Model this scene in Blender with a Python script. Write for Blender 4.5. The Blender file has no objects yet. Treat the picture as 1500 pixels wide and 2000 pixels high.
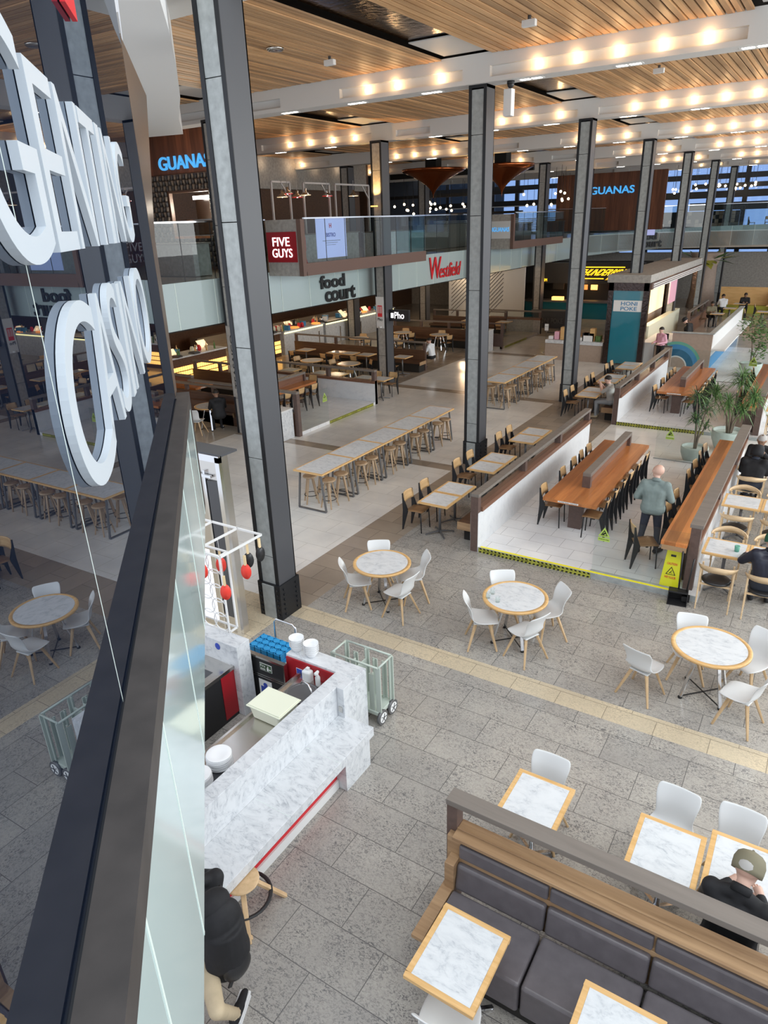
import bpy, bmesh, math, random
from mathutils import Vector, Matrix, Euler
random.seed(7)
C = bpy.context.scene.collection
PI = math.pi
# ------------------------------------------------------------------ camera
cam_d = bpy.data.cameras.new('camera'); cam = bpy.data.objects.new('camera', cam_d); C.objects.link(cam)
cam_d.sensor_fit = 'HORIZONTAL'; cam_d.sensor_width = 36; cam_d.lens = 32.0658
cam_d.clip_start = .02; cam_d.clip_end = 400
_r = ((0.84545665, 0.53306532, -0.03231731), (0.18303658, -0.34608716, -0.92017459), (-0.50169777, 0.77205248, -0.39017215))
_m = Matrix(((_r[0][0], -_r[1][0], -_r[2][0], 0), (_r[0][1], -_r[1][1], -_r[2][1], 0), (_r[0][2], -_r[1][2], -_r[2][2], 5.9), (0, 0, 0, 1)))
cam.matrix_world = _m
S = bpy.context.scene; S.camera = cam
# ------------------------------------------------------------------ world, exposure
S.view_settings.view_transform = 'Standard'; S.view_settings.look = 'None'; S.view_settings.gamma = 1
S.view_settings.use_curve_mapping = False
S.view_settings.exposure = 0.55
try: S.cycles.transparent_max_bounces = 24
except Exception: pass
W = bpy.data.worlds.new('world'); S.world = W; W.use_nodes = True
bg = W.node_tree.nodes['Background']; bg.inputs[0].default_value = (0.84, 0.90, 1.0, 1); bg.inputs[1].default_value = .85
# daylight through the roof glazing over the near part of the hall and through the glazed right side
def area(name, loc, rot, sx, sy, power, col):
    d = bpy.data.lights.new(name, 'AREA'); d.shape = 'RECTANGLE'; d.size = sx; d.size_y = sy; d.energy = power; d.color = col
    o = bpy.data.objects.new(name, d); C.objects.link(o); o.location = loc; o.rotation_euler = rot; return o
area('skylight', (-1, 0.5, 13), (0, 0, 0), 12, 10, 620, (.96, 1, .985))
area('side_glazing_light', (9, 22, 6.5), (0, math.radians(70), 0), 5, 34, 2100, (.96, 1, .985))

def point(name, loc, power, col, r=.06, parent=None):
    d = bpy.data.lights.new(name, 'POINT'); d.energy = power; d.color = col; d.shadow_soft_size = r
    o = bpy.data.objects.new(name, d); C.objects.link(o); o.location = loc
    if parent: o.parent = parent
    return o
# ------------------------------------------------------------------ materials
MT = {}
def mat(name, col, rough=.5, metal=0., spec=.5, trans=0., emit=None, es=1., ior=1.45, bump=None, alpha=1., vary=0.):
    m = bpy.data.materials.new(name); m.use_nodes = True; n = m.node_tree; b = n.nodes['Principled BSDF']
    b.inputs['Base Color'].default_value = (*col, 1); b.inputs['Roughness'].default_value = rough; b.inputs['Metallic'].default_value = metal
    b.inputs['Specular IOR Level'].default_value = spec; b.inputs['IOR'].default_value = ior
    b.inputs['Transmission Weight'].default_value = trans; b.inputs['Alpha'].default_value = alpha
    if emit: b.inputs['Emission Color'].default_value = (*emit, 1); b.inputs['Emission Strength'].default_value = es
    if vary or bump:
        tc = n.nodes.new('ShaderNodeTexCoord'); no = n.nodes.new('ShaderNodeTexNoise'); no.inputs['Scale'].default_value = 9; no.inputs['Detail'].default_value = 6
        n.links.new(tc.outputs['Object'], no.inputs['Vector'])
        if vary:
            rp = n.nodes.new('ShaderNodeValToRGB'); e = rp.color_ramp.elements
            e[0].position = .3; e[1].position = .7
            e[0].color = (*[c * (1 - vary) for c in col], 1); e[1].color = (*[min(1, c * (1 + vary)) for c in col], 1)
            n.links.new(no.outputs['Fac'], rp.inputs['Fac']); n.links.new(rp.outputs['Color'], b.inputs['Base Color'])
        if bump:
            bp = n.nodes.new('ShaderNodeBump'); bp.inputs['Strength'].default_value = bump; bp.inputs['Distance'].default_value = .01
            n.links.new(no.outputs['Fac'], bp.inputs['Height']); n.links.new(bp.outputs['Normal'], b.inputs['Normal'])
    MT[name] = m; return m

def ramp(n, fac, stops):
    r = n.nodes.new('ShaderNodeValToRGB'); e = r.color_ramp.elements
    while len(e) < len(stops): e.new(.5)
    for k, (p, c) in enumerate(stops): e[k].position = p; e[k].color = (*c, 1)
    n.links.new(fac, r.inputs['Fac']); return r.outputs['Color']
def noise(n, vec, scale, detail=5, rough=.55, dist=0.):
    t = n.nodes.new('ShaderNodeTexNoise'); t.inputs['Scale'].default_value = scale; t.inputs['Detail'].default_value = detail
    t.inputs['Roughness'].default_value = rough; t.inputs['Distortion'].default_value = dist
    n.links.new(vec, t.inputs['Vector']); return t.outputs['Fac']
def mapping(n, vec, scale=(1, 1, 1), rot=(0, 0, 0)):
    t = n.nodes.new('ShaderNodeMapping'); t.inputs['Scale'].default_value = scale; t.inputs['Rotation'].default_value = rot
    n.links.new(vec, t.inputs['Vector']); return t.outputs['Vector']
def mix(n, a, b, fac, mode='MIX'):
    t = n.nodes.new('ShaderNodeMix'); t.data_type = 'RGBA'; t.blend_type = mode
    for s, v in ((6, a), (7, b), (0, fac)):
        if isinstance(v, (int, float)): t.inputs[s].default_value = v
        elif isinstance(v, tuple): t.inputs[s].default_value = (*v, 1)
        else: n.links.new(v, t.inputs[s])
    return t.outputs[2]
def objvec(n):
    tc = n.nodes.new('ShaderNodeTexCoord'); oi = n.nodes.new('ShaderNodeObjectInfo'); a = n.nodes.new('ShaderNodeVectorMath'); a.operation = 'MULTIPLY_ADD'
    n.links.new(oi.outputs['Location'], a.inputs[0]); a.inputs[1].default_value = (3.1, 2.7, 1.9); n.links.new(tc.outputs['Object'], a.inputs[2]); return a.outputs[0]
def worldvec(n):
    g = n.nodes.new('ShaderNodeNewGeometry'); return g.outputs['Position']
def base(name, rough=.4, spec=.5):
    m = bpy.data.materials.new(name); m.use_nodes = True; MT[name] = m; n = m.node_tree; b = n.nodes['Principled BSDF']
    b.inputs['Roughness'].default_value = rough; b.inputs['Specular IOR Level'].default_value = spec; return m, n, b
def marble(name, light, dark, scale=2.2, rough=.22, amount=.55, world=False):
    m, n, b = base(name, rough); v = worldvec(n) if world else objvec(n)
    v = mapping(n, v, (1, 1.9, 1.3), (0.2, .1, .7))
    a = ramp(n, noise(n, v, scale, 9, .62, 1.3), [(.36, (1, 1, 1)), (.49, (.55, .55, .55)), (.52, (.0, .0, .0)), (.55, (.6, .6, .6)), (.66, (1, 1, 1))])
    c = ramp(n, noise(n, v, scale * 3.1, 8, .7, .4), [(.35, dark), (.62, light)])
    o = mix(n, c, light, a); 
    n.links.new(mix(n, light, o, amount), b.inputs['Base Color']); return m
def wood(name, c1, c2, axis='Y', scale=1., rough=.4, world=False, planks=0.):
    m, n, b = base(name, rough); v0 = worldvec(n) if world else objvec(n)
    s = {'X': (.7, 9, 9), 'Y': (9, .7, 9), 'Z': (9, 9, .7)}[axis]
    v = mapping(n, v0, tuple(k * scale for k in s))
    f = noise(n, v, 1.6, 7, .6, .6)
    col = ramp(n, f, [(.3, c1), (.5, tuple((a + b_) / 2 for a, b_ in zip(c1, c2))), (.72, c2)])
    if planks:
        sep = n.nodes.new('ShaderNodeSeparateXYZ'); n.links.new(v0, sep.inputs[0])
        d = n.nodes.new('ShaderNodeMath'); d.operation = 'DIVIDE'; n.links.new(sep.outputs[{'X': 1, 'Y': 0, 'Z': 0}[axis]], d.inputs[0]); d.inputs[1].default_value = planks
        fl = n.nodes.new('ShaderNodeMath'); fl.operation = 'FLOOR'; n.links.new(d.outputs[0], fl.inputs[0])
        wn = n.nodes.new('ShaderNodeTexWhiteNoise'); wn.noise_dimensions = '1D'; n.links.new(fl.outputs[0], wn.inputs['W'])
        k = ramp(n, wn.outputs['Value'], [(0, (.62, .62, .62)), (1, (1.25, 1.2, 1.1))]); col = mix(n, col, k, 1., 'MULTIPLY')
    n.links.new(col, b.inputs['Base Color'])
    bp = n.nodes.new('ShaderNodeBump'); bp.inputs['Strength'].default_value = .15; n.links.new(f, bp.inputs['Height']); n.links.new(bp.outputs['Normal'], b.inputs['Normal'])
    return m
def tiles(name, light, dark, mortar, w, h, rough, flecks=None, msize=.004, off=.5, rot=0.):
    m, n, b = base(name, rough); v = worldvec(n); v2 = mapping(n, v, (1, 1, 1), (0, 0, rot))
    br = n.nodes.new('ShaderNodeTexBrick'); n.links.new(v2, br.inputs['Vector']); br.offset = off
    br.inputs['Scale'].default_value = 1; br.inputs['Brick Width'].default_value = w; br.inputs['Row Height'].default_value = h
    br.inputs['Mortar Size'].default_value = msize; br.inputs['Mortar Smooth'].default_value = .1; br.inputs['Bias'].default_value = 0
    br.inputs['Color1'].default_value = (*light, 1); br.inputs['Color2'].default_value = (*dark, 1); br.inputs['Mortar'].default_value = (*mortar, 1)
    c = br.outputs['Color']
    c = mix(n, c, ramp(n, noise(n, v, 1.1, 4), [(.3, (.86, .86, .87)), (.7, (1.08, 1.07, 1.05))]), 1., 'MULTIPLY')
    if flecks:
        f1 = ramp(n, noise(n, mapping(n, v, (1, 1.6, 1), (0, 0, .5)), 26, 8, .72, 1.6), [(.43, (1, 1, 1)), (.50, (0, 0, 0))])
        f2 = ramp(n, noise(n, v, 3.2, 4, .6), [(.35, (.3, .3, .3)), (.60, (1, 1, 1))])
        fm = mix(n, f1, f2, 1., 'MULTIPLY')
        c = mix(n, c, flecks, fm)
        g = ramp(n, noise(n, v, 40, 6, .7), [(.3, (.88, .88, .88)), (.7, (1.1, 1.1, 1.1))]); c = mix(n, c, g, 1., 'MULTIPLY')
    n.links.new(c, b.inputs['Base Color'])
    return m
mar = (.71, .73, .745)
marble('marble', mar, (.38, .41, .45), 2.6, .25, .8)
marble('marble_wall', (.80, .82, .84), (.52, .55, .60), 1.4, .3, .45, world=True)
marble('marble_counter', (.70, .72, .74), (.32, .345, .38), 2.6, .3, .9, world=True)
wood('oak_edge', (.62, .36, .13), (.80, .52, .24), 'X', 1.6, .4)
wood('oak_leg', (.50, .33, .17), (.68, .48, .28), 'Z', 1., .5)
wood('oak_light', (.58, .40, .22), (.76, .57, .36), 'X', 1., .45)
wood('ply_back', (.52, .32, .14), (.70, .47, .24), 'X', 1., .4)
wood('ply_seat', (.20, .11, .05), (.36, .21, .10), 'Y', 1., .35)
wood('cherry', (.40, .13, .04), (.62, .25, .08), 'Y', .7, .28, planks=.18)
wood('cherry_dark', (.17, .08, .05), (.26, .13, .08), 'Y', 1., .4)
wood('rail_brown', (.10, .065, .055), (.14, .09, .075), 'Y', 1., .45)
wood('rail_top', (.17, .145, .125), (.22, .19, .165), 'X', 1., .6)
wood('old_pine', (.26, .15, .075), (.48, .31, .17), 'X', .9, .55, world=True)
wood('ceiling_wood', (.48, .27, .13), (.82, .52, .28), 'Y', .35, .5, world=True, planks=.15)
wood('stool_wood', (.36, .25, .15), (.52, .38, .25), 'Z', 1., .55)
wood('dark_bench', (.07, .035, .02), (.14, .07, .04), 'X', 1., .4, world=True)
wood('wall_wood', (.10, .035, .02), (.22, .085, .045), 'Z', .5, .5, world=True, planks=.22)
tiles('grey_stone', (.45, .425, .385), (.385, .365, .335), (.13, .125, .12), .92, .47, .2, flecks=(.15, .145, .145))
tiles('beige_stone', (.66, .56, .40), (.60, .51, .37), (.22, .18, .13), .62, .36, .3, flecks=(.40, .34, .25))
tiles('brown_stone', (.36, .30, .24), (.29, .24, .19), (.14, .11, .09), .75, .47, .22)
tiles('white_tile', (.80, .79, .76), (.76, .75, .72), (.50, .48, .45), .9, .6, .16)
tiles('platform_tile', (.86, .87, .88), (.82, .83, .85), (.42, .42, .43), .6, .4, .25)
tiles('cream_floor', (.50, .44, .36), (.46, .40, .33), (.3, .26, .2), .9, .6, .15)
mat('concrete', (.36, .38, .375), .7, vary=.16, bump=.3)
mat('concrete_warm', (.38, .36, .33), .7, vary=.18, bump=.2)
mat('black_steel', (.012, .013, .016), .4)
mat('dark_steel', (.065, .067, .075), .45, spec=.6)
mat('black_metal', (.02, .02, .022), .45)
mat('steel_grey', (.17, .17, .175), .4, metal=.5)
mat('chrome', (.75, .76, .78), .15, metal=1.)
mat('stainless', (.62, .60, .57), .22, metal=1.)
mat('white_paint', (.74, .74, .73), .6)
mat('beam_white', (.70, .69, .67), .6)
mat('recess_white', (.66, .62, .56), .7)
mat('white_plastic', (.74, .75, .75), .3)
mat('letter_white', (.62, .68, .73), .35)
mat('bowl_white', (.88, .89, .90), .15)
mat('plenum', (.02, .018, .016), .8)
mat('foil', (.08, .06, .055), .16, metal=1., bump=.9)
mat('bulb', (1, .8, .5), .5, emit=(1., .66, .33), es=10)
mat('downlight', (1, 1, 1), .5, emit=(1., .93, .82), es=9)
mat('bronze', (.20, .14, .10), .3, metal=.6)
mat('brown_metal', (.16, .095, .075), .5)
mat('leather', (.125, .112, .12), .32, vary=.12, bump=.05)
mat('black_leather', (.02, .02, .022), .35)
mat('red_panel', (.62, .02, .03), .4)
mat('red_dark', (.36, .012, .02), .4)
mat('red_text', (.75, .02, .03), .4)
mat('black_text', (.01, .01, .01), .4)
mat('yellow', (.78, .80, .03), .4)
mat('tape_yellow', (.42, .42, .06), .5)
mat('bright_yellow', (.95, .85, .02), .4)
mat('cream_tub', (.82, .82, .66), .35)
mat('milky_lid', (.80, .82, .66), .3)
mat('cart_grey', (.50, .56, .50), .4)
mat('blue_rack', (.03, .30, .62), .35)
mat('blue_text', (.04, .08, .45), .5)
mat('paper', (.85, .85, .84), .6)
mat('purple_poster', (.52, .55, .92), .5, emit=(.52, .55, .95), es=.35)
mat('spandrel', (.50, .62, .61), .08, spec=.7)
mat('spandrel_joint', (.75, .85, .80), .4)
mat('fascia', (.46, .56, .56), .1, spec=.8)
mat('glass', (.92, .97, .96), .0, trans=1., ior=1.45)
mat('drink_glass', (.97, .98, 1), .02, trans=1., ior=1.3)
mat('teal_glass', (.02, .22, .30), .06, spec=.8, alpha=.86)
mat('cap_bronze', (.05, .043, .04), .5, vary=.2)
mat('blue_glow', (.1, .45, .8), .5, emit=(.06, .36, .8), es=.6)
mat('blue_sign', (.05, .35, .6), .5)
mat('white_glow', (1, 1, 1), .5, emit=(1, .97, 1), es=1.5)
mat('yellow_glow', (1, .6, .0), .5, emit=(1, .55, .02), es=1.5)
mat('amber_glow', (1, .55, .15), .5, emit=(1, .50, .12), es=1.6)
mat('warm_screen', (1, .8, .5), .5, emit=(1, .72, .42), es=.8)
mat('warm_glass_glow', (.9, .8, .35), .3, emit=(.85, .75, .35), es=1.6)
mat('blue_screen', (.4, .7, 1), .5, emit=(.4, .7, 1), es=1.2)
mat('orange_screen', (1, .4, .1), .5, emit=(1, .35, .08), es=.6)
mat('globe_bulb', (1, .9, .7), .5, emit=(1, .78, .52), es=7)
mat('copper', (.42, .12, .04), .18, metal=.9)
mat('red_enamel', (.7, .01, .02), .3, emit=(.9, .02, .02), es=.4)
mat('pale_pole', (.50, .46, .44), .4)
mat('foliage', (.10, .20, .06), .5, vary=.45)
mat('foliage_dark', (.05, .10, .05), .5, vary=.4)
mat('foliage_light', (.14, .26, .10), .5, vary=.4)
mat('planter', (.48, .54, .50), .6, vary=.06)
mat('soil', (.02, .017, .014), .9)
mat('bark', (.22, .17, .13), .8)
mat('skin', (.55, .33, .24), .5); mat('skin_pale', (.66, .42, .33), .5); mat('skin_brown', (.30, .17, .11), .5)
mat('grey_green_cloth', (.20, .25, .24), .8, vary=.12, bump=.3)
mat('navy_cloth', (.03, .035, .05), .8, vary=.2); mat('black_cloth', (.012, .012, .014), .75, vary=.3)
mat('puffer_navy', (.018, .02, .035), .45, vary=.2); mat('beige_cloth', (.52, .42, .28), .8, vary=.1); mat('olive_cloth', (.20, .18, .12), .8)
mat('light_grey_cloth', (.45, .44, .42), .8); mat('grey_trousers', (.33, .35, .37), .8); mat('white_cloth', (.72, .74, .76), .8)
mat('pink_cloth', (.78, .42, .52), .8); mat('green_beanie', (.02, .10, .06), .9); mat('grey_hair', (.42, .40, .38), .7); mat('dark_hair', (.02, .015, .012), .6)
mat('blue_dark_trousers', (.02, .03, .10), .8)
mat('wave_wood', (.40, .31, .25), .6, vary=.06); mat('wave_navy', (.02, .14, .26), .5); mat('wave_blue', (.06, .25, .48), .5); mat('wave_green', (.14, .40, .30), .5); mat('wave_foam', (.7, .74, .74), .5)
mat('green_sticker', (.45, .62, .12), .5); mat('pepper_red', (.85, .06, .04), .4); mat('pale_wood', (.80, .62, .36), .5); mat('soft_glow', (.8, .82, .9), .5, emit=(.9, .92, 1), es=.5); mat('rubber', (.015, .015, .015), .6)
mat('blue_sky_strip', (.25, .35, .8), .4)
def m_glassy(name, dark, refl, tint, rough=0.):
    """opaque dark-backed window glass: a diffuse dark room behind plus a mirror coat that grows towards grazing angles"""
    m = bpy.data.materials.new(name); m.use_nodes = True; n = m.node_tree; n.nodes.clear(); MT[name] = m
    o = n.nodes.new('ShaderNodeOutputMaterial'); d = n.nodes.new('ShaderNodeBsdfDiffuse'); d.inputs[0].default_value = (*dark, 1)
    g = n.nodes.new('ShaderNodeBsdfGlossy'); g.inputs[0].default_value = (*tint, 1); g.inputs['Roughness'].default_value = rough
    lw = n.nodes.new('ShaderNodeFresnel'); lw.inputs[0].default_value = refl; mx = n.nodes.new('ShaderNodeMixShader')
    n.links.new(lw.outputs[0], mx.inputs[0]); n.links.new(d.outputs[0], mx.inputs[1]); n.links.new(g.outputs[0], mx.inputs[2]); n.links.new(mx.outputs[0], o.inputs[0]); return m
m_glassy('facade_glass', (.006, .01, .022), 4.2, (.80, .86, .95))
def m_pane(name, tint, fac_ior=1.5):
    """thin clear pane: straight see-through plus Fresnel mirror"""
    m = bpy.data.materials.new(name); m.use_nodes = True; n = m.node_tree; n.nodes.clear(); MT[name] = m
    o = n.nodes.new('ShaderNodeOutputMaterial'); t = n.nodes.new('ShaderNodeBsdfTransparent'); t.inputs[0].default_value = (*tint, 1)
    g = n.nodes.new('ShaderNodeBsdfGlossy'); g.inputs['Roughness'].default_value = .0; f = n.nodes.new('ShaderNodeFresnel'); f.inputs[0].default_value = fac_ior
    mx = n.nodes.new('ShaderNodeMixShader'); ge = n.nodes.new('ShaderNodeNewGeometry'); mm = n.nodes.new('ShaderNodeMath'); mm.operation = 'MULTIPLY_ADD'; n.links.new(ge.outputs['Backfacing'], mm.inputs[0]); mm.inputs[1].default_value = -1.; mm.inputs[2].default_value = 1.; m2 = n.nodes.new('ShaderNodeMath'); m2.operation = 'MULTIPLY'; n.links.new(f.outputs[0], m2.inputs[0]); n.links.new(mm.outputs[0], m2.inputs[1])
    n.links.new(m2.outputs[0], mx.inputs[0]); n.links.new(t.outputs[0], mx.inputs[1]); n.links.new(g.outputs[0], mx.inputs[2]); n.links.new(mx.outputs[0], o.inputs[0]); return m
m_pane('pane', (.94, .965, .96)); m_pane('rail_pane', (.78, .85, .86), 1.5); m_pane('window_tint', (.52, .64, .84), 1.5)
# ------------------------------------------------------------------ mesh helpers
class MB:
    def __init__(s): s.v = []; s.f = []; s.m = []; s.sm = []
    def add(s, vs, fs, m=0, smooth=False):
        k = len(s.v); s.v += [tuple(v) for v in vs]
        for f in fs: s.f.append([i + k for i in f]); s.m.append(m); s.sm.append(smooth)
        return s
    def box(s, x0, x1, y0, y1, z0, z1, m=0):
        vs = [(x, y, z) for z in (z0, z1) for y in (y0, y1) for x in (x0, x1)]
        return s.add(vs, [(0, 2, 3, 1), (4, 5, 7, 6), (0, 1, 5, 4), (2, 6, 7, 3), (0, 4, 6, 2), (1, 3, 7, 5)], m)
    def beam(s, p, q, w, h, m=0, up=(0, 0, 1), w2=None, h2=None):
        p = Vector(p); q = Vector(q); d = (q - p).normalized(); u = Vector(up)
        if abs(d.dot(u)) > .98: u = Vector((0, 1, 0))
        r = d.cross(u).normalized(); u = r.cross(d).normalized(); w2 = w if w2 is None else w2; h2 = h if h2 is None else h2
        vs = [c + r * a * ww / 2 + u * b * hh / 2 for c, ww, hh in ((p, w, h), (q, w2, h2)) for a, b in ((-1, -1), (1, -1), (1, 1), (-1, 1))]
        return s.add(vs, [(0, 1, 2, 3), (7, 6, 5, 4), (0, 4, 5, 1), (1, 5, 6, 2), (2, 6, 7, 3), (3, 7, 4, 0)], m)
    def cyl(s, p, q, r1, r2=None, n=12, m=0, cap=True, smooth=True):
        r2 = r1 if r2 is None else r2; p = Vector(p); q = Vector(q); d = (q - p).normalized()
        u = Vector((0, 0, 1)) if abs(d.z) < .9 else Vector((1, 0, 0)); a = d.cross(u).normalized(); b = d.cross(a)
        vs = [c + (a * math.cos(t) + b * math.sin(t)) * r for c, r in ((p, r1), (q, r2)) for t in [2 * PI * k / n for k in range(n)]]
        s.add(vs, [(k, (k + 1) % n, n + (k + 1) % n, n + k) for k in range(n)], m, smooth)
        if cap: s.add(vs, [tuple(range(n))[::-1], tuple(range(n, 2 * n))], m)
        return s
    def tube(s, pts, r, n=8, m=0, closed=False):
        pts = [Vector(p) for p in pts]; L = len(pts); vs = []; pa = None
        for i, p in enumerate(pts):
            d = (pts[(i + 1) % L] - pts[i - 1]) if closed or 0 < i < L - 1 else (pts[1] - pts[0] if i == 0 else pts[-1] - pts[-2])
            d.normalize()
            if pa is None:
                u = Vector((0, 0, 1)) if abs(d.z) < .9 else Vector((1, 0, 0)); a = d.cross(u).normalized()
            else: a = (pa - d * pa.dot(d)).normalized()
            pa = a; b = d.cross(a); rr = r[i] if isinstance(r, (list, tuple)) else r
            vs += [p + (a * math.cos(2 * PI * k / n) + b * math.sin(2 * PI * k / n)) * rr for k in range(n)]
        fs = [(i * n + k, i * n + (k + 1) % n, ((i + 1) % L) * n + (k + 1) % n, ((i + 1) % L) * n + k) for i in range(L if closed else L - 1) for k in range(n)]
        s.add(vs, fs, m, True)
        if not closed: s.add(vs, [tuple(range(n))[::-1], tuple(range((L - 1) * n, L * n))], m)
        return s
    def lathe(s, prof, c=(0, 0, 0), n=24, m=0, smooth=True):
        vs = [(c[0] + r * math.cos(2 * PI * k / n), c[1] + r * math.sin(2 * PI * k / n), c[2] + z) for r, z in prof for k in range(n)]
        fs = [(i * n + k, i * n + (k + 1) % n, (i + 1) * n + (k + 1) % n, (i + 1) * n + k) for i in range(len(prof) - 1) for k in range(n)]
        s.add(vs, fs, m, smooth)
        if prof[0][0] > 0: s.add(vs[:n], [tuple(range(n))[::-1]], m)
        if prof[-1][0] > 0: s.add(vs[-n:], [tuple(range(n))], m)
        return s
    def ball(s, c, r, m=0, n=12, sc=(1, 1, 1)):
        prof = [(math.sin(PI * i / n) * r, -math.cos(PI * i / n) * r) for i in range(n + 1)]
        vs = [(c[0] + p * math.cos(2 * PI * k / (2 * n)) * sc[0], c[1] + p * math.sin(2 * PI * k / (2 * n)) * sc[1], c[2] + z * sc[2]) for p, z in prof for k in range(2 * n)]
        N = 2 * n
        return s.add(vs, [(i * N + k, i * N + (k + 1) % N, (i + 1) * N + (k + 1) % N, (i + 1) * N + k) for i in range(n) for k in range(N)], m, True)
    def prism(s, pts, z0, z1, m=0):
        n = len(pts); vs = [(x, y, z0) for x, y in pts] + [(x, y, z1) for x, y in pts]
        return s.add(vs, [tuple(range(n))[::-1], tuple(range(n, 2 * n))] + [(k, (k + 1) % n, n + (k + 1) % n, n + k) for k in range(n)], m)
    def slab(s, quad, t, m=0):
        """a flat polygon given in 3-D, thickened by t along its normal"""
        q = [Vector(p) for p in quad]; nn = (q[1] - q[0]).cross(q[-1] - q[0]).normalized() * t; n = len(q)
        return s.add(q + [p + nn for p in q], [tuple(range(n))[::-1], tuple(range(n, 2 * n))] + [(k, (k + 1) % n, n + (k + 1) % n, n + k) for k in range(n)], m)
    def xf(s, M):
        s.v = [tuple(M @ Vector(v)) for v in s.v]; return s
    def build(s, name, mats, parent=None, loc=None, bevel=0, seg=2, subsurf=0, solid=0):
        me = bpy.data.meshes.new(name); me.from_pydata(s.v, [], s.f)
        if isinstance(mats, str): mats = [mats]
        for k in mats: me.materials.append(MT[k])
        for p, m, sm in zip(me.polygons, s.m, s.sm): p.material_index = m; p.use_smooth = sm
        bm = bmesh.new(); bm.from_mesh(me); bmesh.ops.remove_doubles(bm, verts=bm.verts, dist=1e-5); bmesh.ops.recalc_face_normals(bm, faces=bm.faces); bm.to_mesh(me); bm.free()
        o = bpy.data.objects.new(name, me); C.objects.link(o)
        if parent: o.parent = parent
        if loc: o.location = loc
        if solid: d = o.modifiers.new('solid', 'SOLIDIFY'); d.thickness = solid; d.offset = 0
        if subsurf: d = o.modifiers.new('sub', 'SUBSURF'); d.levels = subsurf; d.render_levels = subsurf
        if bevel: d = o.modifiers.new('bevel', 'BEVEL'); d.width = bevel; d.segments = seg; d.limit_method = 'ANGLE'
        return o
def tag(o, label, cat, group=None):
    o['label'] = label; o['category'] = cat
    if group: o['group'] = group
    return o
def thing(name, label, cat, loc=(0, 0, 0), rz=0., group=None):
    o = bpy.data.objects.new(name, None); C.objects.link(o); o.location = loc; o.rotation_euler = (0, 0, rz); o.empty_display_size = .1
    return tag(o, label, cat, group)
def struct(o): o['kind'] = 'structure'; return o
def dup(root, loc, rz=None, label=None, group=None):
    def cp(o, par):
        c = o.copy(); C.objects.link(c)
        if par: c.parent = par
        for ch in o.children: cp(ch, c)
        return c
    c = cp(root, None); c.location = loc
    if rz is not None: c.rotation_euler = (0, 0, rz)
    if label: c['label'] = label
    if group: c['group'] = group
    return c
class Proto:
    """the first placement moves the original, later ones copy it"""
    def __init__(s, root): s.root = root; s.used = False
    def put(s, loc, rz, label, group=None):
        if not s.used:
            s.used = True; s.root.location = loc; s.root.rotation_euler = (0, 0, rz); s.root['label'] = label
            if group: s.root['group'] = group
            return s.root
        return dup(s.root, loc, rz, label, group)
def textmesh(txt, bold=0., res=None):
    res = res or (14 if len(txt) == 1 else 5)
    cu = bpy.data.curves.new('t', 'FONT'); cu.body = txt; cu.size = 1; cu.offset = bold; cu.resolution_u = res; cu.extrude = .5
    o = bpy.data.objects.new('t', cu); C.objects.link(o); bpy.context.view_layer.update()
    me = bpy.data.meshes.new_from_object(o.evaluated_get(bpy.context.evaluated_depsgraph_get()))
    bpy.data.objects.remove(o); vs = [tuple(v.co) for v in me.vertices]; fs = [tuple(p.vertices) for p in me.polygons]; bpy.data.meshes.remove(me)
    xs = [v[0] for v in vs]; ys = [v[1] for v in vs]; a, b, c, d = min(xs), max(xs), min(ys), max(ys)
    return [((x - a) / (b - a), (y - c) / (d - c), z + .5) for x, y, z in vs], fs
def textpart(name, txt, org, u, v, depth, m, parent=None, bold=0., shear=0., mb=None):
    """text filling the parallelogram org, org+u, org+v, standing out by depth along u x v"""
    org, u, v = Vector(org), Vector(u), Vector(v); n = u.cross(v).normalized() * depth; vs, fs = textmesh(txt, bold)
    b = mb or MB(); b.add([org + u * (x + shear * y) + v * y + n * z for x, y, z in vs], fs)
    if mb: return mb
    return b.build(name, m, parent)
# ================================================================== THE SETTING
def floor_rect(name, m, x0, x1, y0, y1, z=0., t=.1):
    return struct(MB().box(x0, x1, y0, y1, z - t, z).build(name, m))
fl = MB()
struct(MB().box(-6.57, 14, 7.63, 17.75, -.1, 0).box(-6.74, 14, -6, 7.28, -.1, 0).build('floor', 'grey_stone'))
struct(MB().box(-6.74, 14, 7.28, 7.63, -.1, 0).box(-12, -6.74, 2, 7.55, -.1, 0).build('floor', 'beige_stone'))
struct(MB().box(-7.5, -6.57, 7.63, 20.6, -.1, 0).box(-7.5, -7.0, 7.55, 7.63, -.1, 0).box(-6.57, -5.1, 17.75, 24, -.1, 0).box(-15, -7.5, 14.75, 15.15, -.1, 0).box(-15, -7.5, 22.4, 22.85, -.1, 0).box(-15, -7.5, 30.2, 30.7, -.1, 0)
       .box(-7.5, -6.57, 20.6, 30.7, -.1, 0).box(-15.0, -14.0, 22.85, 30.2, -.1, 0).build('floor', 'brown_stone'))
struct(MB().box(-15, -7.5, 7.55, 14.75, -.1, 0).box(-15, -7.5, 15.15, 22.4, -.1, 0).box(-14, -7.5, 22.85, 30.2, -.1, 0).box(-15, -7.5, 30.7, 36, -.1, 0).box(-5.1, 14, 17.75, 36, -.1, 0).box(-6.57, -5.1, 24, 30.2, -.1, 0)
       .box(-7.5, -5.1, 30.7, 36, -.1, 0).box(-6.57, -5.1, 30.2, 30.7, -.1, 0).build('floor', 'white_tile'))
struct(MB().box(-32, -15, 4, 36, -.1, 0).box(-32, 14, 36, 80, -.1, 0).build('floor', 'cream_floor'))
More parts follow.
